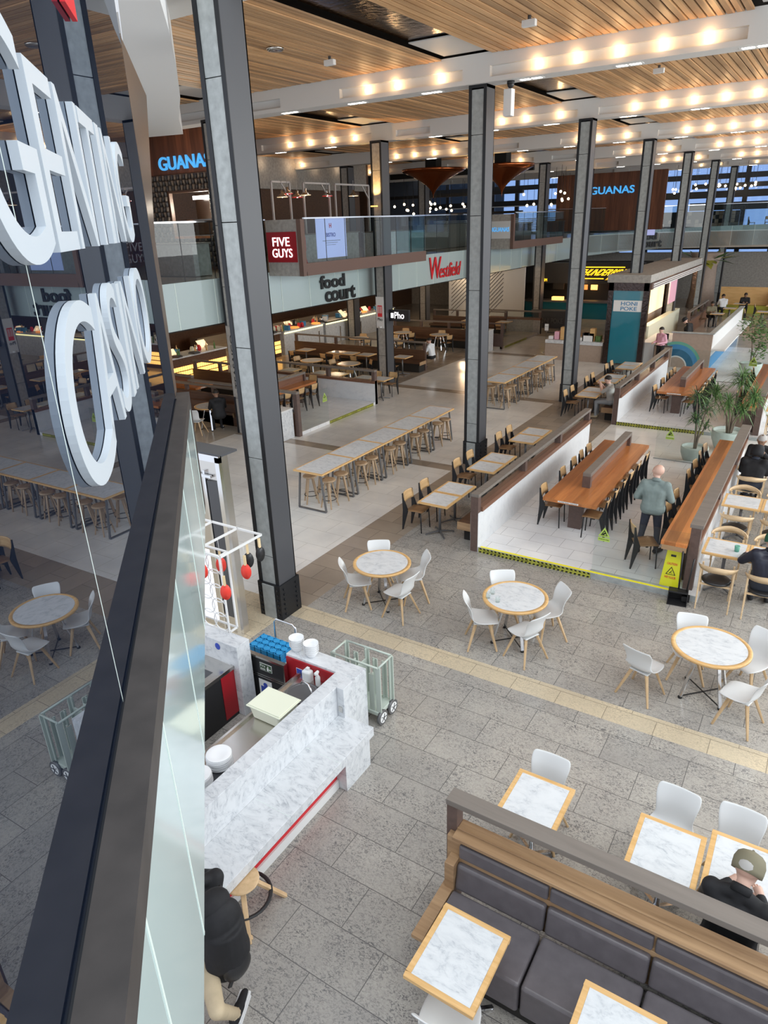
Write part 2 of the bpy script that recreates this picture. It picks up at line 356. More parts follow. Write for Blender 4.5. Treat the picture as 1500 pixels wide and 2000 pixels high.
# ---- ceiling: planks between the beams, foil strips over the column lines, dark plenum above
BY = [7.45, 15.3, 23.05, 30.9, 38.8, 46.7, 54.5]
cz = 9.02
bays = [(a + .52, b - .02) for a, b in zip(BY, BY[1:])]
for i, (a, b) in enumerate(bays):
    p = MB()
    for (x0, x1) in ((-28.5, -22.4), (-21.2, -15.35), (-14.0, -8.05), (-6.9, -2.05), (-.7, 5.0)):
        n = int((x1 - x0) / .15); w = (x1 - x0) / n
        for k in range(n):
            dz = random.uniform(-.006, .006)
            p.box(x0 + k * w + .016, x0 + (k + 1) * w - .016, a, b, cz + dz, cz + .03 + dz)
    struct(p.build('ceiling', 'ceiling_wood'))
    f = MB()
    for (x0, x1) in ((-22.3, -21.3), (-15.3, -14.05), (-8.0, -6.95), (-1.95, -.75)):
        f.box(x0, x1, a, b - 1.5, cz + .12, cz + .14)
    struct(f.build('ceiling', 'foil'))
    f = MB()
    for (x0, x1) in ((-22.3, -21.3), (-15.3, -14.05), (-8.0, -6.95), (-1.95, -.75)):
        f.box(x0, x1, b - 1.5, b, cz + .08, cz + .1)
    struct(f.build('ceiling', 'beam_white'))
struct(MB().box(-32, 5, 7.4, 56, 9.3, 9.4).build('ceiling', 'plenum'))
# ---- beams: a box beam whose front face has long recesses with bulbs
REC = [(-6.94, -2.12, [-5.92, -5.13, -4.33, -3.53, -2.76]), (-10.78, -7.57, [-10.04, -9.24, -8.13]), (-13.95, -12.6, []), (-20.1, -14.95, [-18.74, -17.75, -16.7, -15.72]),
       (-27.8, -22.6, [-26.4, -25.4, -24.4]), (-1.2, 4.5, [-.4, .6, 1.6, 2.6])]
for i, y in enumerate(BY):
    b = MB(); lo, hi, r0, r1 = 8.52, 9.06, 8.61, 8.81
    b.box(-30, 5, y + .11, y + .5, lo, hi).box(-30, 5, y, y + .11, lo, r0).box(-30, 5, y, y + .11, r1, hi)
    xs = sorted((x0, x1) for x0, x1, _ in REC); cur = -30
    for x0, x1 in xs:
        b.box(cur, x0, y, y + .11, r0, r1); cur = x1
    b.box(cur, 5, y, y + .11, r0, r1)
    o = struct(b.build('ceiling_beam', 'beam_white'))
bulbP = MB().ball((0, 0, 0), .048, n=8).build('bulb', 'bulb'); bulbP.data.materials.append(MT['chrome'])
ordn = ['nearest', 'second', 'third', 'fourth', 'fifth', 'sixth', 'seventh']
first = True
for i, y in enumerate(BY[1:]):
    for (x0, x1, bx) in REC:
        for x in bx:
            if x > -2: continue
            if i == 0 and x < -14: continue
            if i > 3 and x < -15: continue
            lab = 'glowing round bulb in the recess of the %s ceiling beam' % ordn[i]
            if first: o = bulbP; first = False
            else: o = bulbP.copy(); C.objects.link(o)
            o.location = (x, y + .05, 8.70); tag(o, lab, 'light bulb', 'bulbs in the %s beam' % ordn[i])
            if i < 5: point('bulb_light', (0, -.14, .05), 1.8, (1., .60, .28), .05, o)
dl = thing('downlight', 'x', 'downlight'); MB().box(-.27, .27, -.085, .085, -.006, 0).build('frame', 'white_paint', dl)
for sx in (-.125, .125): MB().box(sx - .10, sx + .10, -.06, .06, -.012, -.004).build('lens', 'downlight', dl, bevel=.02)
dl = Proto(dl)
for i, y in enumerate(BY[1:]):
    for x in (-1.99, -4.17, -6.13, -8.45, -10.47, -12.52, -16.95, -19.36):
        dl.put((x, y + .26, 8.52), 0, 'pair of small rectangular downlights under the %s ceiling beam' % ordn[i], 'downlights under the %s beam' % ordn[i])
# ---- columns
def column(x, y, w=.42, d=.4, top=8.52, m='concrete', plate=True, lab=''):
    t = thing('steel_column', lab, 'column', (x, y, 0)); t['kind'] = 'structure'
    e = .035
    s = MB(); s.box(0, e, 0, d, 0, top, 0).box(w - e, w, 0, d, 0, top, 1).box(0, w, d - .02, d, 0, top, 0).box(0, .07, -.01, .0, 0, top, 0).box(w - .07, w, -.01, 0, 0, top, 0).box(0, w, -.015, d, top - .06, top, 0)
    s.build('steel_casing', ['black_steel', 'dark_steel'], t)
    c = MB(); z = 0; k = 0
    while z < top - .08:
        h = min(1.62 if k else 1.1, top - .08 - z); c.box(.07, w - .07, .004, d - .03, z + .006, z + h - .006); z += h; k += 1
    c.build('concrete_panel', m, t)
    if plate:
        p = MB().box(-.015, w + .03, -.035, d + .03, 0, .62)
        p.box(.09, w - .09, -.05, -.034, 0, .6, 1)
        for sy in (.06, d - .06):
            for k in range(6): p.cyl((w + .03, sy, .08 + .09 * k), (w + .05, sy, .08 + .09 * k), .018, n=8)
        for sx in (.03, w - .03):
            for k in range(6): p.cyl((sx, -.035, .08 + .09 * k), (sx, -.055, .08 + .09 * k), .018, n=8)
        p.build('base_plate', ['black_steel', m], t)
    return t
for k, (x, y) in enumerate(((-7.08, 7.12), (-7.47, 15.42), (-7.42, 22.78), (-7.42, 30.75), (-7.40, 38.7), (-7.38, 46.6), (-7.38, 54.4))):
    column(x, y, .42, .42, lab='%s dark steel column with concrete infill in the row along the walkway' % ordn[k])
for k, (x, y) in enumerate(((-15.0, 14.9), (-14.8, 22.7), (-14.75, 31.1), (-14.7, 39.0), (-14.7, 46.9))):
    column(x, y, .46, .5, m='concrete_warm', plate=False, lab='%s steel column with concrete face in the row by the upper balcony' % ordn[k])
for x, y in ((-22.2, 31.2), (-22.2, 39.1)): column(x, y, .5, .5, m='concrete_warm', plate=False, lab='dark column standing back on the upper floor by the restaurants')
# uplights: warm wash on the balcony columns
for x, y in ((-14.6, 22.6), (-14.55, 31.0), (-14.5, 46.8)):
    o = tag(MB().box(-.12, .12, -.12, -.02, -.04, .0).build('column_uplight', 'amber_glow'), 'small amber uplight fixed to the front of a balcony column', 'light', 'uplights on the balcony columns'); o.location = (x + .0, y, 6.45)
    d = bpy.data.lights.new('uplight_light', 'SPOT'); d.energy = 120; d.color = (1, .58, .2); d.spot_size = math.radians(70); d.shadow_soft_size = .05
    l = bpy.data.objects.new('uplight_light', d); C.objects.link(l); l.parent = o; l.location = (0, -.22, .05); l.rotation_euler = (math.radians(170), 0, 0)
# ---- white bulkhead beside the nearest column, high up
struct(MB().prism([(-6.53, 5.56), (-11.68, 9.87), (-14.99, 13.06), (-14.01, 13.28), (-12.2, 11.5), (-10.24, 9.75), (-8.42, 8.02), (-7.04, 6.66), (-6.22, 5.82)], 8.0, 9.3).build('ceiling', 'white_paint'))
struct(MB().box(-15, -6.3, 7.2, 7.46, 8.5, 9.3).build('ceiling_beam', 'beam_white'))
# ---- facade at the left: glass above a bronze cap, pale panels below
Nv = Vector((.69748, .71661, 0)); Tv = Vector((-.71661, .69748, 0))
def FW(s, d, z): p = Nv * d + Tv * s; return Vector((p.x, p.y, z))
def fprism(mb, s0, s1, d0, d1, z0, z1, m=0):
    vs = [FW(s, d, z) for z in (z0, z1) for d in (d0, d1) for s in (s0, s1)]
    return mb.add(vs, [(0, 2, 3, 1), (4, 5, 7, 6), (0, 1, 5, 4), (2, 6, 7, 3), (0, 4, 6, 2), (1, 3, 7, 5)], m)
for k, (a, b) in enumerate(((-2.2, .05), (.06, 1.91), (1.918, 6.15))):
    w = struct(fprism(MB(), a, b, -.434, -.45, 4.5, 8.6).build('window_%d' % (k + 1), 'facade_glass'))
struct(fprism(MB(), 1.911, 1.917, -.4335, -.45, 4.5, 8.6).build('trim_1', 'spandrel_joint'))
cap = MB(); fprism(cap, -2.2, 6.15, -.425, -.325, 4.44, 4.541, 0); fprism(cap, -2.2, 6.15, -.434, -.42, 4.50, 4.53, 1); fprism(cap, 6.15, 6.4, -.47, -.325, 3.44, 4.54, 0)
struct(cap.build('trim_2', ['cap_bronze', 'black_steel']))
sp = MB(); sj = MB(); ed = [-2.2, -.4, 1.2, 1.9, 2.9, 4.1, 5.2, 6.15]
for a, b in zip(ed, ed[1:]): fprism(sp, a, b - .015, -.327, -.35, 3.44, 4.44); fprism(sj, b - .0149, b - .0001, -.325, -.352, 3.44, 4.44)
struct(sp.build('wall_left', 'spandrel')); struct(sj.build('trim_3', 'spandrel_joint'))
struct(fprism(MB(), -2.2, 6.1, -.34, -2.5, 3.40, 3.439).build('wall_left', 'white_paint'))
bp_ = MB(); bp_.slab([FW(6.18, -.440, 4.55), FW(6.45, -.440, 4.55), FW(6.61, -.440, 5.46), FW(6.6, -.440, 5.83), FW(8.6, -.440, 7.19), FW(6.2, -.440, 7.21)], .006)
tag(bp_.build('bronze_panel', 'bronze'), 'bronze-coloured panel closing the far end of the reflective glass facade', 'panel')
# the sign letters on the facade glass
def face_sign(nm, lab, lets):
    t = thing(nm, lab, 'sign', FW(2.2, -.42, lets[0][3])); inv = -Vector(t.location)
    for ch, s0, s1, z0, z1, bo in lets:
        mb = MB(); textpart('letter', ch, FW(s0, -.432, z0) + inv, Tv * (s1 - s0), (0, 0, z1 - z0), .024, 'letter_white', None, -.006, 0, mb)
        mb.build('letter', 'letter_white', t)
face_sign('wall_sign', 'large white capital letters reading GENTING on the dark glass facade', [('G', 1.60, 2.19, 5.83, 6.40, .00), ('E', 2.235, 2.575, 5.85, 6.33, .00), ('N', 2.62, 3.04, 5.85, 6.33, .00), ('T', 3.07, 3.46, 5.85, 6.33, .00), ('I', 3.51, 3.62, 5.85, 6.33, .00), ('N', 3.68, 4.05, 5.85, 6.33, .00), ('G', 4.10, 4.55, 5.84, 6.34, .004)])
face_sign('wall_sign', 'large white capital letters reading CASINO on the dark glass facade', [('C', 1.93, 2.56, 5.15, 5.71, .00), ('A', 2.50, 2.92, 5.20, 5.70, .00), ('S', 2.92, 3.22, 5.19, 5.71, .00), ('I', 3.28, 3.38, 5.20, 5.69, .00), ('N', 3.44, 3.88, 5.20, 5.69, .00), ('O', 3.93, 4.56, 5.19, 5.71, .004)])
red = MB(); fprism(red, 3.30, 3.58, -.41, -.43, 6.70, 7.3); tag(red.build('red_emblem', 'red_text'), 'red emblem on the glass above the white letters', 'sign')
# ---- upper floor: slab, fascia, balustrades, balconies
F0, F1 = 3.32, 4.56
struct(MB().box(-32, -15.17, 6, 49, F0, F1 - .02).build('floor', 'cream_floor'))
poly = [(-15.15, 7.5, 0), (-15.15, 44, 0), (-14.6, 47.5, .08), (-13.2, 50.6, .18), (-11, 52.6, .28), (-8, 53.6, .36), (-4, 54, .42), (4, 54, .46)]
def along(poly, step):
    out = []; 
    for (x0, y0, z0), (x1, y1, z1) in zip(poly, poly[1:]):
        L = math.hypot(x1 - x0, y1 - y0); n = max(1, round(L / step))
        for k in range(n): out.append(tuple(a + (b - a) * k / n for a, b in ((x0, x1), (y0, y1), (z0, z1))))
    return out + [poly[-1]]
pts = along(poly, 1.45); fa = MB(); fj = MB()
for (x0, y0, z0), (x1, y1, z1) in zip(pts, pts[1:]):
    d = Vector((x1 - x0, y1 - y0, 0)); L = d.length; d.normalize(); nx, ny = d.y, -d.x; g = .012
    a = Vector((x0, y0, 0)) + d * g; b = Vector((x1, y1, 0)) - d * g
    fa.add([(a.x, a.y, F0 + z0), (b.x, b.y, F0 + z1), (b.x, b.y, F1 + z1), (a.x, a.y, F1 + z0)] + [(a.x - nx * .02, a.y - ny * .02, F0 + z0), (b.x - nx * .02, b.y - ny * .02, F0 + z1), (b.x - nx * .02, b.y - ny * .02, F1 + z1), (a.x - nx * .02, a.y - ny * .02, F1 + z0)],
           [(0, 1, 2, 3), (7, 6, 5, 4), (0, 4, 5, 1), (3, 2, 6, 7), (0, 3, 7, 4), (1, 5, 6, 2)])
    fj.beam((x0 + nx * .001, y0 + ny * .001, F0 + z0), (x0 + nx * .001, y0 + ny * .001, F1 + z0), .02, .02)
struct(fa.build('wall_left', 'fascia')); struct(fj.build('trim_4', 'spandrel_joint'))
struct(MB().prism([(-32, 49), (-15.17, 44), (-14.6, 47.5), (-13.2, 50.6), (-11, 52.6), (-8, 53.6), (-4, 54), (4, 54), (4, 75), (-32, 75)], 3.6, 4.6).build('floor', 'cream_floor'))
def balustrade(name, lab, pts, z0, z1, step=1.1, rail='chrome'):
    t = thing(name, lab, 'railing', (pts[0][0], pts[0][1], z0)); o = Vector(t.location); ps = along([(x, y, 0) for x, y in pts], step)
    g = MB(); k = MB()
    for a, b in zip(ps, ps[1:]):
        A = Vector((a[0], a[1], z0)) - o; B = Vector((b[0], b[1], z0)) - o; d = (B - A).normalized(); A2 = A + d * .012; B2 = B - d * .012; h = Vector((0, 0, z1 - z0))
        g.slab([A2, B2, B2 + h, A2 + h], .004); k.beam(A - Vector((0, 0, 0)), A + h, .012, .02)
    g.build('glass_panel', 'rail_pane', t); k.build('joint', 'black_metal', t)
    r = MB(); cs = [Vector((x, y, z1 + .02)) - o for x, y in pts]
    for a, b in zip(cs, cs[1:]): r.beam(a, b, .06, .04)
    r.build('handrail', rail, t); return t
balustrade('glass_balustrade', 'glass balustrade on the upper floor left of the nearest column', [(-15.15, 8), (-15.15, 17.2)], F1, 6.05)
def balcony(nm, x1, y0, y1, lab, xb=-15.13, zb=4.46):
    t = thing(nm, lab, 'balcony', (x1, y0, zb)); o = Vector(t.location)
    MB().box(xb - x1, -.02, .001, .14, 0, 1.6).build('end_wall', 'concrete_warm', t)
    MB().box(-.16, 0, -.02, .16, 0, 1.6).build('corner_post', 'brown_metal', t)
    MB().box(xb - x1, 0, .141, y1 - y0, 0, .12).box(-.06, 0, .161, y1 - y0, .12, .36).build('deck', 'brown_metal', t)
    return t
b1 = balcony('balcony', -13.75, 17.2, 24.8, 'brown-edged balcony with the red lit sign on its end')
balustrade('glass_balustrade', 'glass balustrade along the balcony with the red sign', [(-13.78, 17.37), (-13.78, 24.75), (-15.1, 24.8)], 4.83, 6.06)
b2 = balcony('balcony', -13.95, 34.0, 41.4, 'brown-edged balcony further back with the pale blue-lettered sign')
balustrade('glass_balustrade', 'glass balustrade along the farther balcony', [(-13.98, 34.2), (-13.98, 41.35), (-15.1, 41.4)], 4.83, 6.1)
balustrade('glass_balustrade', 'long glass balustrade between the two balconies', [(-15.15, 24.9), (-15.15, 33.9)], F1, 6.08)
balustrade('glass_balustrade', 'curved glass balustrade at the far end of the upper floor', [(-15.15, 41.5), (-15.15, 44), (-14.6, 47.5), (-13.2, 50.6), (-11, 52.6), (-8, 53.6), (-4, 54), (4, 54)], F1 + .1, 6.25, 1.8)
# ---- upper floor back walls and dark restaurant fronts
struct(MB().box(-32.2, -32, 4, 75, 0, 9.3).build('wall_left', 'plenum'))
struct(MB().box(-25.2, -25, 21.5, 37, 4.56, 7.7).build('wall_left', 'dark_bench')); struct(MB().box(-25.0, -24.8, 20.5, 37.5, 7.6, 9.3).build('wall_left', 'concrete_warm'))
struct(MB().box(-32, -24.8, 37.5, 37.7, 4.56, 9.3).build('wall_far', 'dark_bench'))
struct(MB().box(-25, -15.6, 40.5, 40.7, 8.3, 9.3).build('wall_far', 'plenum'))
for k in range(7): point('bulkhead_light', (-24.5, 22 + 2.1 * k, 8.7), 2.5, (1, .75, .5), .04)
# far glazed end wall with mullions, sky behind
fw = MB(); y = 57.5
for k in range(19): fw.box(-32 + k * 2.1, -31.7 + k * 2.1, y, y + .25, 0, 9.3)
for z, h in ((0, .5), (3.3, 1.5), (6.7, .45), (7.9, .35), (8.95, .4)): fw.box(-32, 6, y + .02, y + .2, z, z + h)
struct(fw.build('window_4', 'black_metal')); struct(MB().box(-32, 6, y + .1, y + .12, 0, 9.3).build('window_4', 'window_tint'))
lv = MB()
for k in range(26):
    if k < 8 or 14 < k < 16: lv.box(-31, -16, y - .1, y - .05, 4.9 + k * .12, 4.96 + k * .12)
struct(lv.build('window_5', 'white_paint'))
struct(MB().box(-17.2, -10.2, 49.2, 49.4, 4.9, 8.35).build('wall_far', 'wall_wood'))
struct(MB().box(-32, 6, 56, 56.2, 0, 3.2).build('wall_far', 'concrete_warm'))
# ---- lower floor: soffit, back wall
struct(MB().box(-32, -15.2, 6, 49, F0 - .04, F0 - .001).build('ceiling', 'plenum'))
struct(MB().box(-28, -27.8, 6, 48, 0, F0).build('wall_left', 'dark_bench'))
struct(MB().box(-32, -15.2, 47.8, 48, 0, F0).build('wall_far', 'concrete_warm'))
struct(MB().box(-22, -15, 5.8, 6, 0, 9).build('wall_left', 'plenum'))
for x, y, e in ((-24.5, 13, 60), (-24.5, 19, 90), (-24.5, 26, 110), (-24.5, 33, 110), (-19, 22, 60), (-19, 14, 60), (-18.5, 29, 60), (-20, 41, 70), (-17, 36, 50)): point('restaurant_light', (x, y, 3.15), e, (1, .70, .42), .15)
# ================================================================== FURNITURE PROTOTYPES
def rrect(hw, hh, r, n=5):
    out = []
    for cx, cy, a0 in ((hw - r, hh - r, 0), (-hw + r, hh - r, 90), (-hw + r, -hh + r, 180), (hw - r, -hh + r, 270)):
        for k in range(n + 1): a = math.radians(a0 + 90 * k / n); out.append((cx + r * math.cos(a), cy + r * math.sin(a)))
    return out
def make_rect_table(w=.57, d=.69, base_m='chrome', h=.75, fr=.045):
    t = thing('marble_table', 'x', 'table')
    f = MB(); hw, hd = w / 2, d / 2
    for a in ((-hw, hw, -hd, -hd + fr), (-hw, hw, hd - fr, hd), (-hw, -hw + fr, -hd + fr, hd - fr), (hw - fr, hw, -hd + fr, hd - fr)): f.box(a[0], a[1], a[2], a[3], h - .035, h)
    f.box(-hw + .01, hw - .01, -hd + .01, hd - .01, h - .03, h - .012)
    f.build('wooden_edge', 'oak_edge', t, bevel=.003)
    MB().box(-hw + fr, hw - fr, -hd + fr, hd - fr, h - .02, h + .001).build('marble_inlay', 'marble', t)
    p = MB().cyl((0, 0, .03), (0, 0, h - .03), .028, n=14); p.box(-.12, .12, -.12, .12, h - .045, h - .034)
    p.build('pedestal', base_m, t)
    b = MB()
    for a in (45, 135, 225, 315):
        c, s = math.cos(math.radians(a)), math.sin(math.radians(a)); b.beam((0, 0, .07), (c * .3, s * .3, .018), .035, .03, w2=.03, h2=.018)
        b.cyl((c * .29, s * .29, 0), (c * .29, s * .29, .015), .018, n=8)
    b.build('base', base_m, t); return t
def make_round_table(r=.48, h=.75):
    t = thing('round_marble_table', 'x', 'table')
    MB().lathe([(r - .02, h - .035), (r, h - .03), (r, h - .004), (r - .004, h), (r - .055, h), (r - .055, h - .035)], n=56).build('wooden_edge', 'oak_edge', t)
    MB().lathe([(r - .056, h - .03), (r - .056, h + .001)], n=56).build('marble_inlay', 'marble', t)
    for k in range(4):
        a = math.radians(45 + 90 * k); c, s = math.cos(a), math.sin(a)
        l = MB(); l.beam((c * .15, s * .15, h - .035), (c * .34, s * .34, .02), .045, .02, up=(c, s, 0)); l.cyl((c * .34, s * .34, 0), (c * .34, s * .34, .025), .028, n=8, m=1)
        l.build('leg', ['chrome', 'rubber'], t)
    b = MB()
    for k in range(2): a = math.radians(45 + 90 * k); c, s = math.cos(a), math.sin(a); b.beam((-c * .33, -s * .33, .03), (c * .33, s * .33, .03), .012, .012)
    b.build('brace', 'black_steel', t); return t
def make_shell_chair():
    """white moulded shell on four splayed oak legs; the sitter faces +y"""
    t = thing('shell_chair', 'x', 'chair')
    prof = [(.235, .415, .13, .0, 0), (.215, .438, .175, .004, 0), (.13, .445, .215, .012, 0), (0, .428, .225, .03, 0), (-.11, .435, .215, .045, 0), (-.175, .48, .19, .03, .03), (-.195, .55, .17, .0, .045),
            (-.21, .63, .178, 0, .05), (-.24, .72, .20, 0, .045), (-.275, .79, .205, 0, .03), (-.29, .825, .185, 0, .02)]
    mb = MB(); n = 10; vs = []
    for y, z, hw, lift, fw_ in prof:
        for k in range(n + 1):
            u = -1 + 2 * k / n; vs.append((u * hw, y + fw_ * u * u, z + lift * abs(u) ** 2.4))
    mb.add(vs, [(i * (n + 1) + k, i * (n + 1) + k + 1, (i + 1) * (n + 1) + k + 1, (i + 1) * (n + 1) + k) for i in range(len(prof) - 1) for k in range(n)], 0, True)
    mb.build('shell', 'white_plastic', t, solid=.014, subsurf=1)
    MB().box(-.13, .13, -.13, .13, .395, .415).box(-.06, .06, -.06, .06, .41, .43).build('seat_mount', 'white_plastic', t, bevel=.01)
    for sx in (-1, 1):
        for sy in (-1, 1):
            MB().beam((sx * .10, sy * .10, .405), (sx * .235, sy * .215 - .01, 0), .042, .036, w2=.024, h2=.024).build('leg', 'oak_leg', t, bevel=.006)
    return t
def make_stool():
    t = thing('bar_stool', 'x', 'stool')
    MB().lathe([(.0, .615), (.14, .615), (.165, .63), (.17, .645), (.16, .66), (.1, .655), (0, .65)], n=24).build('seat', 'stool_wood', t)
    for k in range(4):
        a = math.radians(45 + 90 * k); c, s = math.cos(a), math.sin(a)
        MB().beam((c * .07, s * .07, .62), (c * .20, s * .20, 0), .045, .035, w2=.028, h2=.028).build('leg', 'stool_wood', t, bevel=.005)
    MB().tube([(math.cos(2 * PI * k / 24) * .155, math.sin(2 * PI * k / 24) * .155, .2) for k in range(24)], .009, closed=True).build('foot_ring', 'black_steel', t)
    return t
def make_std_chair(light=True):
    """plywood seat and back on dark sheet-steel legs; the sitter faces +y"""
    t = thing('plywood_chair', 'x', 'chair')
    s = MB(); n = 6; vs = []
    for i, (y, z) in enumerate(((.2, .445), (.1, .455), (-.05, .44), (-.18, .435))):
        hw = (.2, .205, .195, .18)[i]
        for k in range(n + 1): u = -1 + 2 * k / n; vs.append((u * hw, y, z + .006 * u * u))
    s.add(vs, [(i * 7 + k, i * 7 + k + 1, i * 7 + k + 8, i * 7 + k + 7) for i in range(3) for k in range(n)], 0, True); s.build('seat', 'ply_seat' if not light else 'oak_light', t, solid=.014)
    b = MB(); vs = []
    for i, (z, hw) in enumerate(((.62, .165), (.66, .185), (.74, .19), (.79, .18), (.815, .15))):
        for k in range(n + 1): u = -1 + 2 * k / n; vs.append((u * hw, -.215 - (z - .6) * .22 + .03 * u * u, z))
    b.add(vs, [(i * 7 + k, i * 7 + k + 1, i * 7 + k + 8, i * 7 + k + 7) for i in range(4) for k in range(n)], 0, True); b.build('backrest', 'ply_back', t, solid=.012)
    for sx in (-1, 1):
        MB().tube([(sx * .17, .17, .44), (sx * .18, .19, 0)], .012, m=0).build('leg', 'black_steel', t)
        l = MB(); x0, x1 = (sx * .165, sx * .195) if sx > 0 else (-.195, -.165)
        pr = [(-.24, 0), (-.26, 0), (-.235, .44), (-.25, .80), (-.225, .80), (-.19, .62), (-.12, .44)]
        nn = len(pr); v = [(x, y, z) for x in (x0, x1) for y, z in pr]
        l.add(v, [tuple(range(nn))[::-1], tuple(range(nn, 2 * nn))] + [(k, (k + 1) % nn, nn + (k + 1) % nn, nn + k) for k in range(nn)]); l.build('leg', 'black_steel', t)
    MB().box(-.17, .17, -.02, .02, .41, .43).box(-.015, .015, -.2, .18, .41, .43).build('seat_frame', 'black_steel', t)
    return t
def make_armchair():
    """bentwood oak back rail, black round cushion, four oak legs; sitter faces +y"""
    t = thing('bentwood_chair', 'x', 'chair')
    MB().lathe([(0, .42), (.17, .42), (.215, .435), (.22, .455), (.19, .475), (.1, .48), (0, .48)], n=26).build('seat', 'black_leather', t)
    b = MB(); vs = []; N = 16
    for k in range(N + 1):
        a = math.radians(-8 - 164 * k / N); c, s = math.cos(a), math.sin(a); tt = abs(k / N - .5) * 2; hh = .075 * (1 - tt ** 2) + .028; zc = .70 + .035 * (1 - tt)
        for rr, z in ((.268, zc - hh / 2), (.268 + .01, zc + hh / 2), (.286 + .01, zc + hh / 2), (.286, zc - hh / 2)): vs.append((c * rr, s * rr * .95, z))
    b.add(vs, [(4 * k + j, 4 * k + (j + 1) % 4, 4 * k + 4 + (j + 1) % 4, 4 * k + 4 + j) for k in range(N) for j in range(4)] + [(0, 1, 2, 3), tuple(4 * N + j for j in (3, 2, 1, 0))], 0, True); b.build('backrest', 'oak_light', t)
    for sx in (-1, 1):
        MB().beam((sx * .225, .06, .70), (sx * .215, .2, 0), .028, .034, w2=.022, h2=.024).build('leg', 'oak_light', t, bevel=.005)
        MB().beam((sx * .24, -.10, .69), (sx * .235, -.26, 0), .03, .045, w2=.022, h2=.026).build('leg', 'oak_light', t, bevel=.005)
    MB().box(-.22, .22, .06, .09, .40, .425).box(-.225, .225, -.16, -.13, .40, .425).build('seat_frame', 'oak_light', t)
    return t
rt = Proto(make_rect_table()); rt2 = Proto(make_rect_table(.66, .66, 'steel_grey')); rnd = Proto(make_round_table()); sh = Proto(make_shell_chair()); st = Proto(make_stool())
sc = Proto(make_std_chair(False)); ac = Proto(make_armchair())
def R(d): return math.radians(d)
# ---- round marble tables with shell chairs
RT = [((-5.52, 8.38), 'left', [((-5.86, 8.12), -52, 'on the left'), ((-5.05, 8.16), 84, 'nearest the viewer, turned sideways'), ((-5.14, 8.74), 130, 'on the right'), ((-5.80, 8.72), -147, 'on the far side')]),
      ((-3.2, 8.4), 'middle', [((-3.58, 8.08), -60, 'on the left'), ((-2.88, 8.06), 66, 'nearest the viewer, turned sideways'), ((-2.80, 8.73), 135, 'on the right'), ((-3.50, 8.72), -147, 'on the far side')]),
      ((-.54, 8.44), 'right', [((-1.25, 8.04), -17, 'pulled well out on the left'), ((-.08, 8.03), 74, 'nearest the viewer, turned sideways'), ((-.08, 8.80), 150, 'cut by the picture edge'), ((-.82, 8.74), -170, 'on the far side')])]
for (x, y), w, ch in RT:
    rnd.put((x, y, 0), 0, 'round white marble table with an oak rim, the %s one of the three' % w, 'round marble tables')
    for (cx, cy), a, how in ch: sh.put((cx, cy, 0), R(a), 'white shell chair at the %s round table, %s' % (w, how), 'shell chairs at the round tables')
# ---- near tables either side of the banquette
for x, y, lab in ((-1.515, 3.15, 'rectangular marble table in front of the leather banquette, fully in view'), (-.355, 3.13, 'rectangular marble table at the bottom edge in front of the leather banquette'),
                  (-1.555, 4.86, 'rectangular marble table alone behind the banquette rail, nearest its post'), (-.375, 4.9, 'rectangular marble table behind the rail, beside the table with the man in the cap'), (.22, 5.03, 'rectangular marble table behind the rail in front of the man in the cap')):
    rt.put((x, y, 0), 0, lab, 'rectangular marble tables at the banquette')
for x, y, a, lab in ((-1.44, 2.86, 8, 'white shell chair under the near marble table at the bottom edge'), (-1.60, 5.20, 180, 'white shell chair at the lone marble table behind the rail'),
                     (-.42, 5.38, 175, 'white shell chair at the second marble table behind the rail'), (.14, 5.42, 178, 'white shell chair opposite the man in the cap')):
    sh.put((x, y, 0), R(a), lab, 'shell chairs at the rectangular tables')
# ---- bar tables
def make_bar_table(L, w=.8, h=.93):
    t = thing('bar_table', 'x', 'table'); fr = .04; hw = w / 2
    f = MB()
    for a in ((-hw, hw, 0, fr), (-hw, hw, L - fr, L), (-hw, -hw + fr, fr, L - fr), (hw - fr, hw, fr, L - fr)): f.box(a[0], a[1], a[2], a[3], h - .035, h)
    f.box(-hw + .01, hw - .01, .01, L - .01, h - .03, h - .012); f.build('wooden_edge', 'oak_edge', t)
    MB().box(-hw + fr, hw - fr, fr, L - fr, h - .02, h + .001).build('marble_inlay', 'marble', t)
    for y in (.09, L - .09):
        g = MB()
        for s in (-1, 1): g.beam((s * .28, y, h - .035), (s * .38, y, .02), .05, .025, up=(1, 0, 0))
        g.beam((-.38, y, .015), (.38, y, .015), .05, .025); g.beam((-.3, y, h - .05), (.3, y, h - .05), .04, .025)
        g.build('leg', 'steel_grey', t)
    return t
bt = Proto(make_bar_table(1.252))
for k in range(5): bt.put((-9.06, 10.93 + 1.255 * k, 0), 0, '%s marble-topped bar table of the near row' % ('nearest', 'second', 'middle', 'fourth', 'farthest')[k], 'near row of bar tables')
for k in range(4): bt.put((-9.06, 20.85 + 1.285 * k, 0), 0, '%s marble-topped bar table of the far row' % ('nearest', 'second', 'third', 'farthest')[k], 'far row of bar tables')
for y in (11.37, 11.85, 12.66, 13.12, 13.95, 14.45, 15.2, 15.7, 16.5, 16.98):
    st.put((-8.84, y, 0), random.random(), 'oak stool tucked under the right side of the near bar tables', 'stools on the right of the near bar tables')
    st.put((-9.38, y + .03, 0), random.random(), 'oak stool under the left side of the near bar tables', 'stools on the left of the near bar tables')
for y in (21.3, 21.8, 22.55, 23.05, 23.85, 24.35, 25.1, 25.6):
    st.put((-8.80, y, 0), random.random(), 'oak stool tucked under the right side of the far bar tables', 'stools on the right of the far bar tables')
    st.put((-9.38, y + .03, 0), random.random(), 'oak stool under the left side of the far bar tables', 'stools on the left of the far bar tables')
